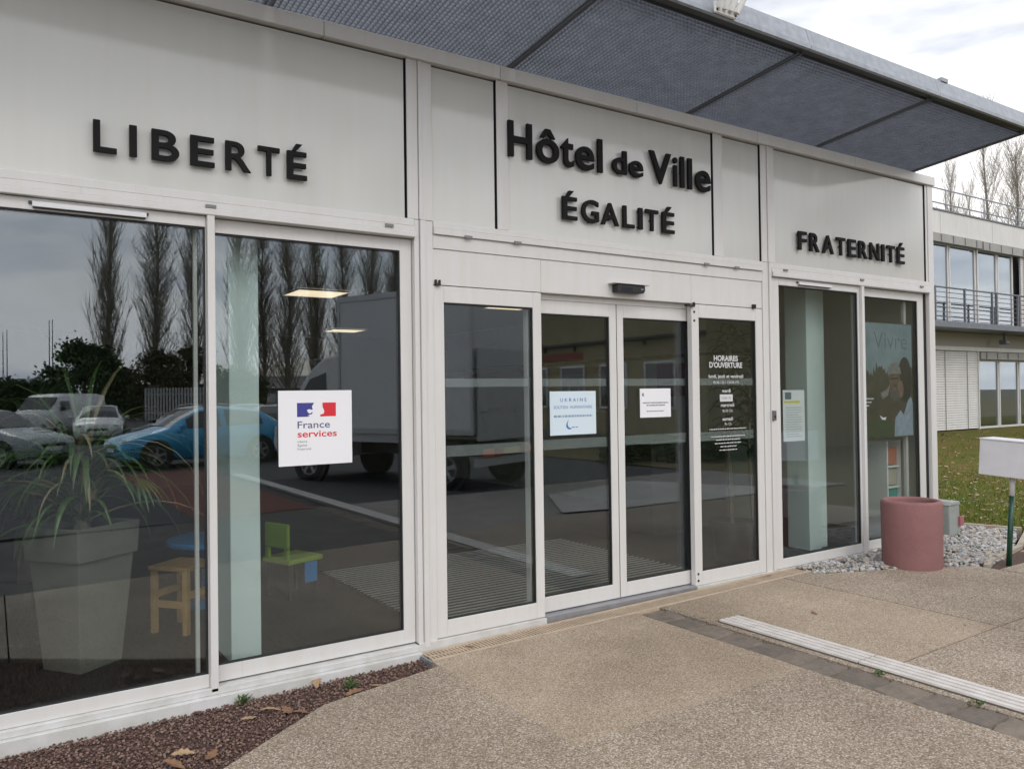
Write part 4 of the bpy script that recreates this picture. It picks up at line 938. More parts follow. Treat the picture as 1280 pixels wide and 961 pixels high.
EVG = [mat('evergreen_leaf', (0.03, 0.065, 0.022), .8), mat('evergreen_leaf_light', (0.085, 0.14, 0.045), .8)]
IVY = [mat('ivy_leaf', (0.05, 0.065, 0.025), .8), mat('ivy_leaf_brown', (0.12, 0.10, 0.05), .8)]
x, y = at_px(104, 44, True); leafy('conifer_tree', 'dark bushy evergreen tree beyond the parked cars', x, y, 5.0, 2.2, 12000, EVG, 3, leaf=.15)
for i, (px_, d, h, rx) in enumerate(((200, 62, 5.6, 2.3), (240, 66, 6.5, 2.4), (300, 66, 4.0, 2.4), (158, 66, 4.2, 1.8))):
    x, y = at_px(px_, d, True); leafy('ivy_thicket', 'ivy-covered thicket at the foot of the poplars, ' + ['below the second poplar', 'below the third poplar', 'behind the column', 'beside the first poplar'][i], x, y, h, rx, 6500, IVY, 20+i, 'thickets below the poplars', leaf=.17)
for i in range(5):
    x, y = at_px(-30+i*26, 55+i*2, True); leafy('hedge_shrub', 'dark clipped hedge shrub across the car park, '+['first','second','third','fourth','fifth'][i]+' from the left', x, y, 3.2, 2.0, 4500, EVG, 40+i, 'hedge at the far side of the car park', leaf=.16)
# bare spreading tree reflected at the top of the right window
rnd = random.Random(8); x, y = at_px(1015, 27, True)
t = thing('bare_tree', 'spreading bare tree on the meadow reflected in the right window', 'tree', (x, y, -.05))
tb, cbm = MB(), MB(); tb.path([(x, y, -.05), (x+.1, y, 1.5), (x-.05, y+.1, 3.0)], [.2, .16, .13], 8)
def grow(p, d, l, r, depth):
    q = p+d*l*.5+Vector((rnd.uniform(-.1, .1), rnd.uniform(-.1, .1), 0))*l; e = q+(d+Vector((rnd.uniform(-.3, .3), rnd.uniform(-.3, .3), .1))).normalized()*l*.55
    cbm.path([p, q, e], [r, r*.8, r*.6], 4 if depth > 1 else 3)
    if depth:
        for k in range(4 if depth > 2 else 5):
            a_ = rnd.uniform(0, 6.28); nd = (d+Vector((math.cos(a_), math.sin(a_), rnd.uniform(-.25, .5)))*rnd.uniform(.5, .9)).normalized()
            grow(e if k < 3 else q, nd, l*rnd.uniform(.6, .82), r*.55, depth-1)
for k in range(5):
    a_ = k*1.26; grow(Vector((x-.05, y+.1, 2.6+.1*k)), Vector((math.cos(a_)*.8, math.sin(a_)*.8, 1)).normalized(), 1.9, .085, 4)
tb.build('trunk', BARK, t); cbm.build('crown', TWIG, t)

# ================================================================ INSIDE, BEHIND THE GLASS
POTM = mat('pot_stone_grey', (0.17, 0.167, 0.142), .7, var=.1, vs=5)
pl = thing('potted_palm', 'arching palm in a tall square grey pot inside the left window', 'plant', (.465, .84, 0))
def sq(h, z, c=(.465, .84), a=R(36)): return [(c[0]+h*math.sqrt(2)*math.cos(a+R(45)+k*R(90)), c[1]+h*math.sqrt(2)*math.sin(a+R(45)+k*R(90)), z) for k in range(4)]
def loft(rings):
    b = MB(); b.v = [q for r in rings for q in r]
    for j in range(len(rings)-1):
        for k in range(4): b.f.append((j*4+k, j*4+(k+1) % 4, j*4+4+(k+1) % 4, j*4+4+k)); b.mi.append(0)
    return b
b = loft([sq(.150, 0), sq(.198, .655)]); b.f.append((3, 2, 1, 0)); b.mi.append(0); b.build('pot', POTM, pl, bevel=.006)
b = loft([sq(.199, .656), sq(.216, .657), sq(.225, .855), sq(.205, .855), sq(.198, .80)]); b.build('rim', POTM, pl, bevel=.006)
b = MB(); b.add(sq(.197, .81), [(0, 1, 2, 3)]); b.build('soil', mat('pot_soil', (.03, .022, .018), .95), pl)
LEAFG = mat('palm_leaf', (0.10, 0.16, 0.05), .4, col2=(.05, .10, .03), vs=9); LEAFD = mat('palm_leaf_dry', (0.33, 0.27, 0.15), .6, var=.2, vs=9)
def strap(b, p, az, el, L_, w, droop, n=9, tw=0.0):
    p = Vector(p); d = Vector((math.cos(az)*math.cos(el), math.sin(az)*math.cos(el), math.sin(el))); s = Vector((-math.sin(az), math.cos(az), 0)); P = []
    q = p.copy()
    for i in range(n):
        t = i/(n-1); ww = w*(1-t**2.2)*(.55+.45*min(1, t*5)); up = s.cross(d).normalized()
        P += [q-s*ww+up*ww*.35, q, q+s*ww+up*ww*.35]
        d = (d+Vector((0, 0, -droop/n*(.4+1.6*t)))).normalized(); q = q+d*L_/n
    F = []
    for i in range(n-1): F += [(i*3, i*3+1, i*3+4, i*3+3), (i*3+1, i*3+2, i*3+5, i*3+4)]
    b.add(P, F)
rnd = random.Random(31)
stm = MB(); stm.path([(.465, .84, .80), (.44, .86, 1.05), (.46, .83, 1.25)], [.05, .045, .035], 8); stm.build('stem', BARK, pl)
for i in range(120):
    b = MB(); az = rnd.uniform(0, 6.28); dry = rnd.random() < .3
    z = rnd.choice((.86, 1.0, 1.15, 1.22)); el = rnd.uniform(.35, 1.4); L_ = rnd.uniform(.55, 1.4)
    if math.sin(az) < -.3: L_ = min(L_, .62)
    strap(b, (.465+rnd.uniform(-.05, .05), .84+rnd.uniform(-.04, .04), z), az, el, L_, rnd.uniform(.014, .026), rnd.uniform(1.4, 3.6))
    b.build('leaf', LEAFD if dry else LEAFG, pl)
for i in range(12):      # fan leaves on stalks
    az = rnd.uniform(-.6, 3.7); L_ = rnd.uniform(.35, .6); b = MB(); p0 = Vector((.465, .84, .9)); e = rnd.uniform(.5, 1.1)
    p1 = p0+Vector((math.cos(az)*math.cos(e), math.sin(az)*math.cos(e), math.sin(e)))*L_; b.path([p0, p0.lerp(p1, .5)+Vector((0, 0, .05)), p1], [.006, .005, .004], 4)
    for k in range(11): strap(b, p1, az+(k-5)*.2, e-.7-.05*abs(k-5), rnd.uniform(.26, .36), .012, 1.6, 6)
    b.build('fan_leaf', LEAFG, pl)
# taller dark palm behind, at the left edge
p2 = thing('dark_palm', 'dense dark palm at the far left inside the window', 'plant', (.20, 1.62, 0))
b = MB(); b.lathe([(0, 0), (.17, 0), (.22, .42), (.20, .42), (.18, .38), (0, .37)], (.20, 1.62, 0), 24); b.build('pot', mat('pot_black', (.02, .02, .02), .5), p2, smooth=True)
b = MB(); b.path([(.20, 1.62, .38), (.22, 1.64, .9), (.20, 1.62, 1.35)], [.06, .05, .04], 8); b.build('stem', BARK, p2)
for i in range(90):
    b = MB(); strap(b, (.20, 1.62, rnd.uniform(.7, 1.5)), rnd.uniform(0, 6.28), rnd.uniform(-.2, 1.2), rnd.uniform(.4, .8), .03, rnd.uniform(1.0, 2.6)); b.build('leaf', LEAFG, p2)
# children's table, stool and green chair
BLUE = mat('blue_plastic', (0.03, 0.26, 0.62), .4); PINE = mat('pine_wood', (0.50, 0.30, 0.11), .5, var=.2, vs=12); LIME = mat('lime_plastic', (0.20, 0.33, 0.015), .4)
kt = thing('play_table', 'round blue children\'s play table inside the left window', 'table', (1.42, 1.85, 0))
b = MB(); b.lathe([(0, .47), (.30, .47), (.315, .485), (.315, .505), (.30, .52), (0, .52)], (1.42, 1.85, 0), 40); b.build('table_top', BLUE, kt, smooth=False, bevel=.004)
b = MB(); b.lathe([(.17, 0), (.165, .02), (.06, .05), (.05, .30), (.07, .47)], (1.42, 1.85, 0), 24); b.build('pedestal', BLUE, kt, smooth=True)
ks = thing('wooden_stool', 'small pine children\'s stool in front of the blue table', 'stool', (1.1, 1.25, 0))
def rect_legs(t, cx, cy, a, hx, hy, h, w, m):
    u, v = Vector((math.cos(a), math.sin(a), 0)), Vector((-math.sin(a), math.cos(a), 0)); c = Vector((cx, cy, 0))
    for sx in (-1, 1):
        for sy in (-1, 1): b = MB(); b.obox(c+u*sx*hx+v*sy*hy+Vector((0, 0, h/2)), u*w, v*w, (0, 0, h/2)); b.build('leg', m, t, bevel=.003)
    return c, u, v
c, u, v = rect_legs(ks, 1.12, 1.27, R(-50), .13, .13, .43, .019, PINE)
b = MB(); b.obox(c+Vector((0, 0, .445)), u*.16, v*.16, (0, 0, .0145)); b.build('seat', PINE, ks, bevel=.006)
for s in (-1, 1):
    b = MB(); b.obox(c+v*s*.13+Vector((0, 0, .20)), u*.11, v*.012, (0, 0, .022)); b.build('stretcher', PINE, ks)
    b = MB(); b.obox(c+u*s*.13+Vector((0, 0, .26)), u*.012, v*.11, (0, 0, .022)); b.build('stretcher', PINE, ks)
LIME = mat('lime_plastic_chair', (0.26, 0.42, 0.015), .4)
TRIMD = mat('chair_leg_dark', (.03, .03, .03), .5)
gc = thing('green_chair', 'lime green children\'s chair beside the column', 'chair', (1.98, 1.75, 0))
c, u, v = rect_legs(gc, 2.05, 1.75, R(20), .13, .13, .28, .016, TRIMD)
b = MB(); b.obox(c+Vector((0, 0, .30)), u*.17, v*.17, (0, 0, .0195)); b.build('seat', LIME, gc, bevel=.008)
b = MB(); b.obox(c-u*.15+Vector((0, 0, .50)), u*.015, v*.15, (0, 0, .10)); b.build('backrest', LIME, gc, bevel=.03)
for s in (-1, 1): b = MB(); b.obox(c-u*.15+v*s*.12+Vector((0, 0, .36)), u*.013, v*.02, (0, 0, .04)); b.build('back_post', LIME, gc)
b = MB(); b.obox(c+u*.04-v*.175+Vector((0, 0, .20)), u*.06, v*.004, (0, 0, .08)); b.build('side_panel', BLUE, gc)
# dracaena by the right door leaf
dp = thing('dracaena', 'dark broad-leaved house plant behind the right door leaf', 'plant', (5.88, .52, 0))
b = MB(); b.lathe([(0, 0), (.16, 0), (.2, .38), (.18, .38), (0, .35)], (5.88, .52, 0), 24); b.build('pot', mat('pot_black', (.02, .02, .02), .5), dp, smooth=True)
b = MB(); b.path([(5.88, .52, .35), (5.86, .54, 1.3), (5.89, .51, 2.25)], [.022, .02, .012], 6); b.build('stem', BARK, dp)
DLEAF = mat('dracaena_leaf', (0.012, 0.03, 0.010), .35, col2=(.02, .045, .014), vs=9)
for i in range(64):
    b = MB(); strap(b, (5.88, .52, rnd.uniform(1.15, 2.3)), rnd.uniform(0, 6.28), rnd.uniform(-.1, .9), rnd.uniform(.26, .40), .032, rnd.uniform(1.2, 2.6), 8); b.build('leaf', DLEAF, dp)
# leaflet rack, desk and pictures in the right-hand room
lr = thing('leaflet_rack', 'white leaflet rack with colourful brochures behind the right window', 'rack', (8.06, .31, 0))
b = MB(); b.box(7.93, 7.95, .20, .42, 0, 1.05); b.build('side', PAPER, lr); b = MB(); b.box(8.17, 8.19, .20, .42, 0, 1.05); b.build('side', PAPER, lr)
for z, m in ((.36, mat('brochure_teal', (.02, .30, .28), .5)), (.58, mat('brochure_white', (.45, .40, .34), .5)), (.80, mat('brochure_coral', (.50, .17, .11), .5))):
    b = MB(); b.box(7.96, 8.16, .23, .24, z, z+.18); b.build('brochure', m, lr); b = MB(); b.box(7.951, 8.169, .20, .42, z-.03, z-.015); b.build('shelf', PAPER, lr)
dk = thing('reception_desk', 'dark reception desk with pale top behind the right window', 'desk', (6.7, 2.0, 0))
b = MB(); b.box(6.2, 7.4, 1.95, 2.6, 0, 1.02); b.build('body', mat('desk_dark', (.05, .045, .04), .5), dk); b = MB(); b.box(6.15, 7.45, 1.90, 2.65, 1.021, 1.06); b.build('top', mat('desk_top', (.45, .46, .44), .4), dk)
pc_ = thing('wall_picture', 'dark red picture on the partition behind the right window', 'picture', (7.60, 3.0, 1.6))
b = MB(); b.box(7.594, 7.619, 2.7, 3.3, 1.55, 1.98); b.build('canvas', mat('picture_red', (.20, .02, .02), .5), pc_)
for i, (y0, y1, z0, z1) in enumerate(((4.3, 5.0, 1.35, 1.80), (5.3, 5.8, 1.42, 1.84))):
    p = thing('wall_picture', ['white framed notice board on the lobby partition, nearer one', 'white framed notice on the lobby partition, farther one'][i], 'picture', (7.60, y0, z0))
    b = MB(); b.box(7.60, 7.619, y0, y1, z0, z1); b.build('board', mat('board_pale', (.42, .42, .38), .6), p)
    b = frame_mb(y0-.03, y1+.03, z0-.03, z1+.03, y0, y1, z0, z1, 7.59, 7.615); b.v = [(q[1], q[0], q[2]) for q in b.v]; b.build('frame', PAPER, p)

# ================================================================ CAR PARK (seen mirrored in the glass)
TYRE = mat('tyre_rubber', (0.018, 0.018, 0.018), .8); RIM = mat('alloy_rim', (0.42, 0.43, 0.44), .35, metal=.7); CGLASS = mat('car_glass', (0.015, 0.018, 0.02), .05, spec=.8)
LAMPC = mat('headlamp', (0.65, 0.68, 0.70), .1, spec=.8); LAMPR = mat('tail_lamp', (0.35, 0.015, 0.012), .2); TRIM = mat('car_trim', (0.02, 0.02, 0.021), .5); PLATE = mat('number_plate', (0.7, 0.7, 0.68), .5)
def wheel(t, x, y, r=.315, w=.20, side=1):
    e = empty('wheel', (x, y, r), t)
    b = MB(); pr = [(r*.66, -w/2), (r*.94, -w/2), (r, -w*.36), (r, w*.36), (r*.94, w/2), (r*.66, w/2), (r*.60, 0), (r*.66, -w/2)]; b.lathe(pr, (0, 0, 0), 28)
    b.v = [(x+q[0], y+q[2], r+q[1]) for q in b.v]; b.build('tyre', TYRE, e, smooth=True)
    b = MB(); yo = y+side*w*.42
    for k in range(5):
        a_ = k*1.2566+.3; d = Vector((math.cos(a_), 0, math.sin(a_))); n_ = Vector((-math.sin(a_), 0, math.cos(a_)))
        b.obox(Vector((x, yo, r))+d*r*.34, d*r*.32, n_*r*.10, (0, .012, 0))
    b.tube((x, yo-.016, r), (x, yo+.016, r), r*.14, n=14)
    pr = [(r*.60, -.02), (r*.665, -.02), (r*.665, .02), (r*.60, .02), (r*.60, -.02)]; q0 = len(b.v); b.lathe(pr, (0, 0, 0), 28); b.v[q0:] = [(x+q[0], yo+q[2], r+q[1]) for q in b.v[q0:]]
    b.build('rim', RIM, e)
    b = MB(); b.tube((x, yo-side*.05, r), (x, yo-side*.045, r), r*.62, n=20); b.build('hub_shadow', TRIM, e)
HATCH = [  # x, z_low, z_shoulder, z_top, half width, half roof width
 (2.02,.34,.56,.60,.60,.40),(1.96,.24,.66,.70,.74,.58),(1.80,.20,.73,.78,.82,.66),(1.45,.19,.80,.87,.865,.70),(1.00,.19,.87,.97,.875,.70),(0.62,.19,.90,1.20,.878,.62),(0.18,.19,.92,1.405,.878,.56),
 (-0.35,.19,.93,1.44,.878,.565),(-0.95,.19,.945,1.415,.875,.555),(-1.45,.19,.96,1.345,.865,.53),(-1.78,.22,.97,1.16,.84,.56),(-1.95,.28,.93,1.00,.80,.62),(-2.03,.36,.78,.84,.70,.56)]
def car(label, color, x, y, heading, group='cars in the car park', name='parked_car', sec=HATCH, coat=1.0, wb=(1.28, -1.28), rails=False):
    t = thing(name, label, 'car', (0, 0, 0), group)
    paint = mat('paint_'+name+'_%.2f_%.2f_%.2f' % color, color, .28, coat=coat, metal=.15)
    S = []
    for (sx, zl, zs, zt, w, wt) in sec:
        S.append([(w*.86, zl), (w*.97, zl+.10), (w, zl+(zs-zl)*.55), (w*.985, zs), (wt+.03, zt-.045), (wt*.72, zt), (0, zt+.012)])
    b = MB(); n = 7
    for (sx, *_), ring in zip(sec, S):
        b.v += [(sx, q[0], q[1]) for q in ring]+[(sx, -q[0], q[1]) for q in ring[-2::-1]]
    m_ = 13
    for i in range(len(sec)-1):
        for k in range(m_-1): b.f.append((i*m_+k, i*m_+k+1, (i+1)*m_+k+1, (i+1)*m_+k)); b.mi.append(0)
        b.f.append((i*m_+m_-1, i*m_, (i+1)*m_, (i+1)*m_+m_-1)); b.mi.append(0)
    b.f.append(tuple(range(m_))); b.mi.append(0); q0 = (len(sec)-1)*m_; b.f.append(tuple(range(q0+m_-1, q0-1, -1))); b.mi.append(0)
    V = list(b.v)
    b.build('body', paint, t, smooth=True, fix=True)
    def pane(name, faces, shrink=.9):
        g = MB()
        for f in faces:
            P = [Vector(V[i]) for i in f]; g.add(P, [tuple(range(len(P)))])
        c = sum((Vector(q) for q in g.v), Vector())/len(g.v)
        g.v = [tuple(c+(Vector(q)-c)*shrink+Vector((0, 0, 0))) for q in g.v]
        nrm = (Vector(V[faces[0][1]])-Vector(V[faces[0][0]])).cross(Vector(V[faces[0][3]])-Vector(V[faces[0][0]])).normalized()
        if nrm.dot(c-Vector((0, 0, .8))) < 0: nrm = -nrm
        g.v = [tuple(Vector(q)+nrm*.012) for q in g.v]; g.build(name, CGLASS, t)
    fq = lambda i, k: (i*m_+k, i*m_+k+1, (i+1)*m_+k+1, (i+1)*m_+k)
    pane('windscreen', [fq(i, k) for i in (4, 5) for k in (4, 5, 6, 7)], .93)
    pane('rear_window', [fq(i, k) for i in (9, 10) for k in (4, 5, 6, 7)], .86)
    for k in (3, 8):
        pane('side_window', [fq(i, k) for i in (5, 6)], .86); pane('side_window', [fq(i, k) for i in (7, 8)], .86)
    for s in (1, -1):
        for wx in wb:
            g = MB(); yy = s*.868; g.tube((wx, s*.70, .33), (wx, s*.885, .33), .375, n=24); g.build('wheel_arch', TRIM, t); wheel(t, wx, s*.80, side=s)
        g = MB(); g.obox((1.86, s*.60, .655), (.10, -s*.045, 0), (.02, s*.13, 0), (0, 0, .05)); g.build('headlight', LAMPC, t)
        g = MB(); g.obox((-1.93, s*.64, .86), (.05, 0, 0), (0, .10, 0), (0, 0, .09)); g.build('tail_light', LAMPR, t)
        g = MB(); g.obox((.72, s*.955, .985), (.06, 0, 0), (0, .075, 0), (0, 0, .055)); g.build('mirror', paint, t, bevel=.02)
        g = MB(); g.obox((1.88, s*.56, .36), (.05, -s*.02, 0), (.01, s*.11, 0), (0, 0, .05)); g.build('fog_recess', TRIM, t)
        if rails: g = MB(); g.path([(.2, s*.52, 1.43), (-.3, s*.53, 1.48), (-1.2, s*.52, 1.44)], .018, 6); g.build('roof_rail', ALU, t)
    g = MB(); g.box(1.99, 2.028, -.36, .36, .50, .58); g.build('grille', TRIM, t)
    g = MB(); g.box(1.955, 2.015, -.46, .46, .27, .40); g.build('lower_intake', TRIM, t)
    g = MB(); g.box(2.03, 2.042, -.26, .26, .41, .51); g.build('number_plate', PLATE, t); g = MB(); g.box(-2.055, -2.04, -.26, .26, .55, .65); g.build('number_plate', PLATE, t)
    g = MB(); g.tube((2.029, 0, .585), (2.04, 0, .585), .05, n=12); g.build('badge', ALU, t)
    t.location = (x, y, -.05); t.rotation_euler = (0, 0, heading); return t
def head_to(px_, d, px2, d2):   # heading from point 2 (rear) to point 1 (front), both given as seen in the glass
    a_, c_ = Vector(at_px(px_, d, True)), Vector(at_px(px2, d2, True)); return (a_+c_)/2, math.atan2(a_.y-c_.y, a_.x-c_.x)
c, h = head_to(186, 19.2, 303, 20.8); car('metallic blue hatchback parked across from the left window', (0.02, 0.34, 0.62), c.x, c.y, h)
c, h = head_to(122, 29.5, 128, 33); car('white hatchback facing the town hall behind the blue car', (0.62, 0.62, 0.62), c.x, c.y, h)
c, h = head_to(210, 25.0, 280, 24.0); car('black estate car with silver roof rails behind the blue car', (0.015, 0.015, 0.017), c.x, c.y, h, rails=True)
c, h = head_to(36, 20.0, -64, 20.6); car('pale grey hatchback at the far left behind the palm', (0.30, 0.33, 0.34), c.x, c.y, h)
c, h = head_to(338, 21.5, 352, 24.5); car('white hatchback parked behind the lorry cab', (0.66, 0.66, 0.66), c.x, c.y, h)
c, h = head_to(300, 27.0, 318, 29.5); car('silver hatchback in the second row behind the column', (0.36, 0.37, 0.38), c.x, c.y, h)
# white panel van far behind
VANSEC = [(2.6,.36,.70,.78,.80,.60),(2.5,.28,.90,1.02,.92,.76),(2.1,.26,1.05,1.22,.98,.80),(1.75,.26,1.12,1.45,.99,.80),(1.40,.26,1.15,1.75,.99,.80),(1.10,.26,1.17,1.93,.99,.82),(.2,.26,1.18,1.98,.99,.84),(-.8,.26,1.18,1.99,.99,.85),(-1.6,.26,1.18,1.99,.99,.85),(-2.2,.26,1.18,1.98,.99,.85),(-2.5,.28,1.18,1.95,.98,.85),(-2.58,.30,1.15,1.88,.96,.84),(-2.62,.36,1.0,1.5,.94,.84)]
def van(label, x, y, heading):
    t = thing('panel_van', label, 'van', (0, 0, 0)); paint = mat('van_white', (.64, .64, .64), .35, coat=.5); b = MB(); m_ = 13
    for (sx, zl, zs, zt, w, wt) in VANSEC:
        ring = [(w*.9, zl), (w*.98, zl+.12), (w, zl+(zs-zl)*.55), (w*.99, zs), (wt+.03, zt-.06), (wt*.8, zt), (0, zt+.02)]
        b.v += [(sx, q[0], q[1]) for q in ring]+[(sx, -q[0], q[1]) for q in ring[-2::-1]]
    for i in range(len(VANSEC)-1):
        for k in range(m_): b.f.append((i*m_+k, i*m_+(k+1) % m_, (i+1)*m_+(k+1) % m_, (i+1)*m_+k)); b.mi.append(0)
    b.f.append(tuple(range(m_))); b.mi.append(0); q0 = 12*m_; b.f.append(tuple(range(q0+m_-1, q0-1, -1))); b.mi.append(0); b.build('body', paint, t, smooth=True, fix=True)
    g = MB(); g.obox((1.77, 0, 1.50), (.32, 0, -.29), (0, .72, 0), (.03, 0, .03)); g.build('windscreen', CGLASS, t)
    for s in (1, -1):
        g = MB(); g.obox((1.15, s*.96, 1.42), (.32, 0, 0), (0, .02, 0), (0, -s*.05, .20)); g.build('side_window', CGLASS, t)
        for wx in (1.7, -1.5): wheel(t, wx, s*.88, .33, .21, s)
        g = MB(); g.obox((2.47, s*.72, .88), (.08, 0, 0), (0, .13, 0), (0, 0, .08)); g.build('headlight', LAMPC, t)
        g = MB(); g.obox((1.55, s*1.08, 1.28), (.05, 0, 0), (0, .09, 0), (0, 0, .12)); g.build('mirror', TRIM, t)
    g = MB(); g.box(2.56, 2.63, -.45, .45, .45, .62); g.build('grille', TRIM, t)
    t.location = (x, y, -.05); t.rotation_euler = (0, 0, heading)
c, h = head_to(52, 38, 96, 41); van('white panel van at the back of the car park', c.x, c.y, h)

# box lorry standing tail-on to the doors
tk = thing('box_lorry', 'white box lorry with tail lift parked in front of the doors', 'lorry', (0, 0, 0))
TW = mat('lorry_white', (0.68, 0.68, 0.68), .45, var=.06, vs=.8); TALU = mat('lorry_alu', (0.48, 0.48, 0.49), .4, metal=.5)
b = MB(); b.box(-.62, 2.45, -1.05, 1.05, .98, 3.52); b.build('box_body', TW, tk, bevel=.02)
for s in (1, -1):
    b = MB(); b.box(-.62, 2.45, s*1.055-.012, s*1.055+.012, 3.44, 3.54); b.build('roof_rail', TALU, tk)
    b = MB(); b.box(-.62, 2.45, s*1.055-.012, s*1.055+.012, .96, 1.06); b.build('floor_rail', TALU, tk)
    b = MB(); b.box(-.64, -.58, s*1.045-.03, s*1.045+.03, .98, 3.54); b.build('corner_post', TALU, tk)
    b = MB(); b.box(2.42, 2.47, s*1.045-.025, s*1.045+.025, .98, 3.54); b.build('corner_post', TALU, tk)
    b = MB(); b.box(.5, 2.3, s*1.0-.02, s*1.0+.02, .80, .955); b.build('side_skirt', TALU, tk)
b = MB(); b.box(-.72, -.66, -1.0, 1.0, .86, 2.45); tl = b.build('tail_lift', TALU, tk, bevel=.01)
for (yy, zz) in ((-.9, 1.35), (-.82, 1.35), (-.9, 1.25), (-.82, 1.05), (-.45, 1.4), (.1, 1.35), (-.7, 1.4), (.5, 1.3)):
    g = MB(); g.tube((-.728, yy, zz), (-.7205, yy, zz), .02, n=8); g.build('bolt', TRIM, tl)
b = MB(); b.box(-.62, 4.1, -.42, .42, .55, .80); b.build('chassis', TRIM, tk)
b = MB(); b.box(-.70, -.60, -1.0, 1.0, .42, .56); b.build('rear_bumper', TALU, tk)
for s in (1, -1):
    b = MB(); b.box(-.725, -.701, s*.72-.16, s*.72+.16, .58, .72); b.build('tail_light', mat('lorry_lamp_orange', (.70, .10, .02), .4), tk)
    b = MB(); b.box(-.725, -.701, s*.40-.10, s*.40+.10, .58, .72); b.build('tail_light', LAMPR, tk)
    wheel(tk, 0, s*.90, .36, .26, s); wheel(tk, 3.34, s*.90, .36, .24, s)
    b = MB(); b.tube((0, s*.90, .40), (0, s*1.0, .40), .46, n=20); b.build('wheel_arch', TRIM, tk)
b = MB(); b.box(-.73, -.701, -.26, .26, .60, .71); b.build('number_plate', mat('plate_yellow', (.5, .38, .06), .5), tk)
cabp = [(2.50, .50), (4.25, .42), (4.42, .70), (4.38, 1.05), (4.10, 1.28), (3.35, 2.15), (2.95, 2.42), (2.50, 2.48)]
b = MB(); b.extr_y(cabp, -.98, .98); b.build('cab', TW, tk, bevel=.05)
b = MB(); b.obox((3.76, 0, 1.76), (.30, 0, -.36), (0, .84, 0), (.015, 0, .013)); b.build('windscreen', CGLASS, tk)
for s in (1, -1):
    b = MB(); b.extr_y([(2.85, 1.35), (3.85, 1.32), (3.32, 2.0), (2.88, 2.12)], s*.985-.006, s*.985+.006); b.build('side_window', CGLASS, tk, fix=True)
    b = MB(); b.obox((3.75, s*1.14, 1.45), (.05, 0, 0), (0, .08, 0), (0, 0, .17)); b.build('mirror', TRIM, tk)
    b = MB(); b.obox((4.33, s*.72, .88), (.06, 0, 0), (0, .15, 0), (0, 0, .11)); b.build('headlight', LAMPC, tk)
    b = MB(); b.tube((3.34, s*.90, .40), (3.34, s*.995, .40), .46, n=20); b.build('wheel_arch', TRIM, tk)
tk.location = (6.66+.913*.95, -7.49-.407*.95, -.05); tk.rotation_euler = (0, 0, math.atan2(-.913, -.407))

# far side of the car park: sheds, fence, poles, lamp post
WSHED = mat('shed_white', (.55, .55, .54), .7); GSHED = mat('shed_grey', (.16, .16, .16), .7)
def rot_box_thing(name, label, cat, px0, px1, depth, zs, group=None):
    a_, c_ = Vector((*at_px(px0, depth, True), 0)), Vector((*at_px(px1, depth, True), 0)); t = thing(name, label, cat, ((a_+c_)/2), group); u_ = (c_-a_)/2; n_ = Vector((-u_.y, u_.x, 0)).normalized()
    if n_.dot(Vector((0, -1, 0))) < 0: n_ = -n_
    return t, (a_+c_)/2, u_, n_
t, c, u_, n_ = rot_box_thing('warehouse', 'long low white-roofed warehouse beyond the poplars', 'building', 290, 470, 112, None)
def ob(nm, m, cc, uu, vv, h0, h1, tt): b = MB(); b.obox(cc+Vector((0, 0, (h0+h1)/2)), uu, vv, (0, 0, (h1-h0)/2)); return b.build(nm, m, tt)
ob('wall', GSHED, c+n_*5, u_, n_*5, -.2, 2.9, t); ob('roof', WSHED, c+n_*5, u_*1.02, n_*5.4, 2.9, 4.6, t); ob('dado', WSHED, c-n_*.03, u_, n_*.03, -.2, .8, t)
for i in range(9): ob('window', WSHED, c+u_*(-.9+i*.225)-n_*.02, u_*.06, n_*.02, .9, 2.2, t)
t, c, u_, n_ = rot_box_thing('workshop', 'grey workshop with a teal door beyond the car park', 'building', 175, 262, 70, None)
ob('wall', mat('shed_pale', (.17, .17, .16), .7), c+n_*4, u_, n_*4, -.2, 2.6, t); ob('roof', GSHED, c+n_*4, u_*1.03, n_*4.3, 2.6, 2.9, t); ob('door', mat('teal_paint', (.03, .22, .22), .5), c-n_*.03-u_*.4, u_*.22, n_*.03, -.1, 1.5, t)
t, c, u_, n_ = rot_box_thing('paling_fence', 'white paling fence behind the parked cars', 'fence', 182, 262, 56, None)
for k in range(22):
    b = MB(); b.obox(c+u_*(-1+2*k/21)+Vector((0, 0, 1.25)), u_.normalized()*.06, n_*.012, (0, 0, 1.15)); b.build('paling', WSHED, t)
for z in (.6, 1.9): ob('rail', WSHED, c+n_*.03, u_, n_*.015, z, z+.07, t)
for i, (px_, d) in enumerate(((4, 70), (9, 72), (62, 68), (66, 71))):
    x, y = at_px(px_, d, True); t = thing('flagpole', ['thin flagpole at the far left edge of the glass', 'second thin flagpole from the left edge of the glass', 'thin flagpole rising above the white van', 'right-hand one of the flagpole pair above the van'][i], 'flagpole', (x, y, -.1), 'flagpoles beyond the car park')
    b = MB(); b.tube((x, y, -.1), (x, y, 7.6+.4*i), .06, .03, n=8); b.build('shaft', mat('pole_grey', (.10, .10, .10), .5), t); b = MB(); b.lathe([(0, 0), (.06, .03), (0, .1)], (x, y, 7.6+.4*i), 8); b.build('finial', ALU, t)
x, y = at_px(398, 34, True); t = thing('lamp_post', 'street lamp with conical head beside the lorry cab', 'street lamp', (x, y, -.1))
b = MB(); b.tube((x, y, -.1), (x, y, 2.75), .06, .045, n=10); b.build('column', TRIM, t); b = MB(); b.lathe([(.06, 2.75), (.20, 3.12), (.20, 3.14), (.06, 2.76)], (x, y, 0), 16); b.build('lantern', mat('lantern_grey', (.35, .35, .34), .5), t); b = MB(); b.lathe([(.22, 3.141), (.24, 3.15), (.05, 3.26), (0, 3.27)], (x, y, 0), 16); b.build('cap', TRIM, t)
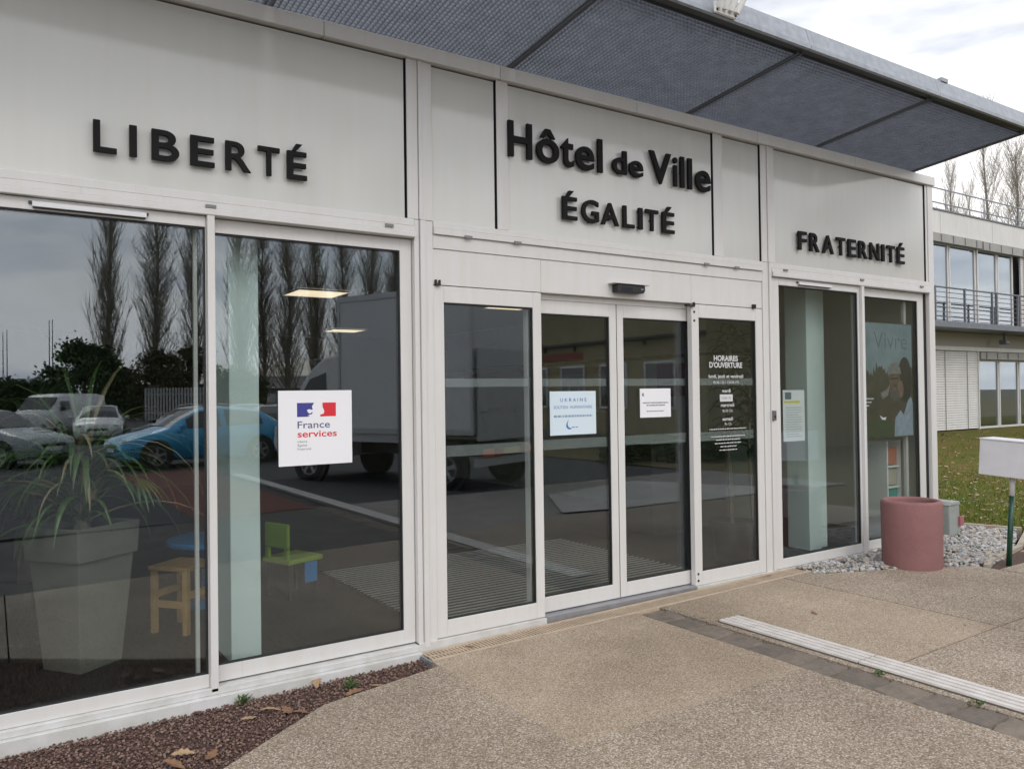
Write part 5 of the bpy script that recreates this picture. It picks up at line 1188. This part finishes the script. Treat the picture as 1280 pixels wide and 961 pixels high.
# flower bed with yellow shrubs reflected in the doors
rnd = random.Random(77)
for i in range(9):
    x, y = at_px(778+i*21, 18.5+(i % 3)*.7, True)
    t = thing('bed_shrub', 'low green shrub with yellow flowers reflected in the doors, ' + ['first', 'second', 'third', 'fourth', 'fifth', 'sixth', 'seventh', 'eighth', 'ninth'][i] + ' from the left', 'shrub', (x, y, -.03), 'flowering shrubs across the path')
    b = MB()
    for k in range(420):
        th, rr, z = rnd.uniform(0, 6.28), .55*rnd.random()**.5, rnd.uniform(0, .55); rr *= 1-.5*z; cpt = Vector((x+rr*math.cos(th), y+rr*math.sin(th), z)); a_ = Vector((rnd.uniform(-1, 1), rnd.uniform(-1, 1), rnd.uniform(-.5, 1))).normalized()*.07; e_ = a_.orthogonal().normalized()*.03
        b.add([cpt-a_, cpt+e_, cpt+a_, cpt-e_], [(0, 1, 2, 3)])
    b.build('foliage', mat('shrub_green', (0.05, 0.085, 0.02), .8), t)
    b = MB()
    for k in range(26):
        th, rr = rnd.uniform(0, 6.28), .45*rnd.random()**.5; cpt = Vector((x+rr*math.cos(th), y+rr*math.sin(th), rnd.uniform(.4, .62))); s = .035; b.add([cpt+Vector((s, 0, 0)), cpt+Vector((0, s, .01)), cpt-Vector((s, 0, 0)), cpt-Vector((0, s, -.01))], [(0, 1, 2, 3)])
    b.build('flowers', mat('flower_yellow', (.55, .38, .01), .6), t)

# ochre annex whose long wall runs away from the town hall (mirrored in the door leaves)
an = thing('annex', 'ochre single-storey annex with red band reflected in the sliding doors', 'building', (15.3, -17, -.1))
OCH = mat('ochre_render', (0.30, 0.255, 0.15), .85, var=.12, vs=.8, streak=.12)
def apart(nm, m, *q, parent=an): b = MB(); b.box(*q); return b.build(nm, m, parent)
apart('wall', OCH, 15.0, 15.3, -27, -9.2, -.1, 4.9); apart('end_wall', OCH, 15.301, 25, -9.5, -9.2, -.1, 4.9); apart('roof', mat('annex_roof', (.14, .05, .04), .8), 14.6, 25, -27.4, -8.8, 4.91, 5.15)
apart('gutter', TRIM, 14.86, 14.999, -27, -9.2, 3.06, 3.14); apart('red_band', mat('annex_red', (.22, .045, .035), .7), 14.985, 14.999, -27, -14.0, 2.62, 2.86)
apart('plinth', mat('annex_plinth', (.12, .11, .09), .9), 14.96, 14.999, -27, -9.2, -.1, .45)
for i in range(9):
    y0 = -26.5+i*1.9
    e = empty('window', (15, y0+.6, 1.2), an); b = frame_mb(y0, y0+1.2, 1.15, 2.45, y0+.07, y0+1.13, 1.22, 2.38, 0, .05); b.v = [(14.95+q[1], q[0], q[2]) for q in b.v]; b.build('frame', WSHED, e)
    b = MB(); b.box(14.965, 14.985, y0+.07, y0+1.13, 1.22, 2.38); b.build('pane', CGLASS, e)
for i in range(12): apart('downpipe_clip', TRIM, 14.90, 14.999, -26.8+i*1.55, -26.74+i*1.55, 2.9, 3.05)

# leaf litter caught in the pebbles and along the bed edge
rnd = random.Random(15); b = MB()
for i in range(150):
    x, y = rnd.uniform(6.1, 9.5), rnd.uniform(-1.05, .3)
    if not (in_poly(x, y, PP) or (7.4 < x < 9.6 and -1.1 < y < -.4)): continue
    z = rnd.uniform(.012, .03); q = rnd.uniform(.014, .035); th = rnd.uniform(0, 6.28); b.m = rnd.randrange(2); c_, d_ = math.cos(th)*q, math.sin(th)*q
    b.add([(x-c_, y-d_, z), (x+d_*.6, y-c_*.6, z+rnd.uniform(0, .012)), (x+c_, y+d_, z+rnd.uniform(0, .018)), (x-d_*.6, y+c_*.6, z+rnd.uniform(0, .012))], [(0, 1, 2, 3)])
tag(b.build('leaf_litter', [MATS['leaf_tan'], MATS['leaf_brown']]), 'brown leaf litter caught among the pebbles', 'leaf litter', kind='stuff')

b = MB(); PD = [(7.35,-5.35),(9.75,-6.0),(11.0,-3.62),(9.2,-3.52),(7.3,-3.52),(6.4,-3.7)]
b.add([(x, y, gz(x)+.006) for x, y in PD], [tuple(range(len(PD)-1, -1, -1))])
tag(b.build('concrete_pad', mat('pale_concrete_pad', (0.46, 0.44, 0.40), .85, var=.12, vs=2), fix=False), kind='structure')

sp2 = thing('rubber_plant', 'dark glossy rubber plant at the left side of the right window', 'plant', (6.30, .62, 0))
b = MB(); b.lathe([(0, 0), (.13, 0), (.16, .30), (.14, .30), (0, .28)], (6.30, .62, 0), 24); b.build('pot', MATS['pot_black'], sp2, smooth=True)
b = MB(); b.path([(6.30, .62, .28), (6.28, .64, 1.1), (6.31, .61, 2.1)], [.02, .018, .010], 6); b.build('stem', BARK, sp2)
rnd = random.Random(55)
for i in range(60):
    b = MB(); strap(b, (6.30, .62, rnd.uniform(.9, 2.25)), rnd.uniform(0, 6.28), rnd.uniform(-.2, .9), rnd.uniform(.20, .34), .042, rnd.uniform(1.0, 2.4), 7); b.build('leaf', DLEAF, sp2)
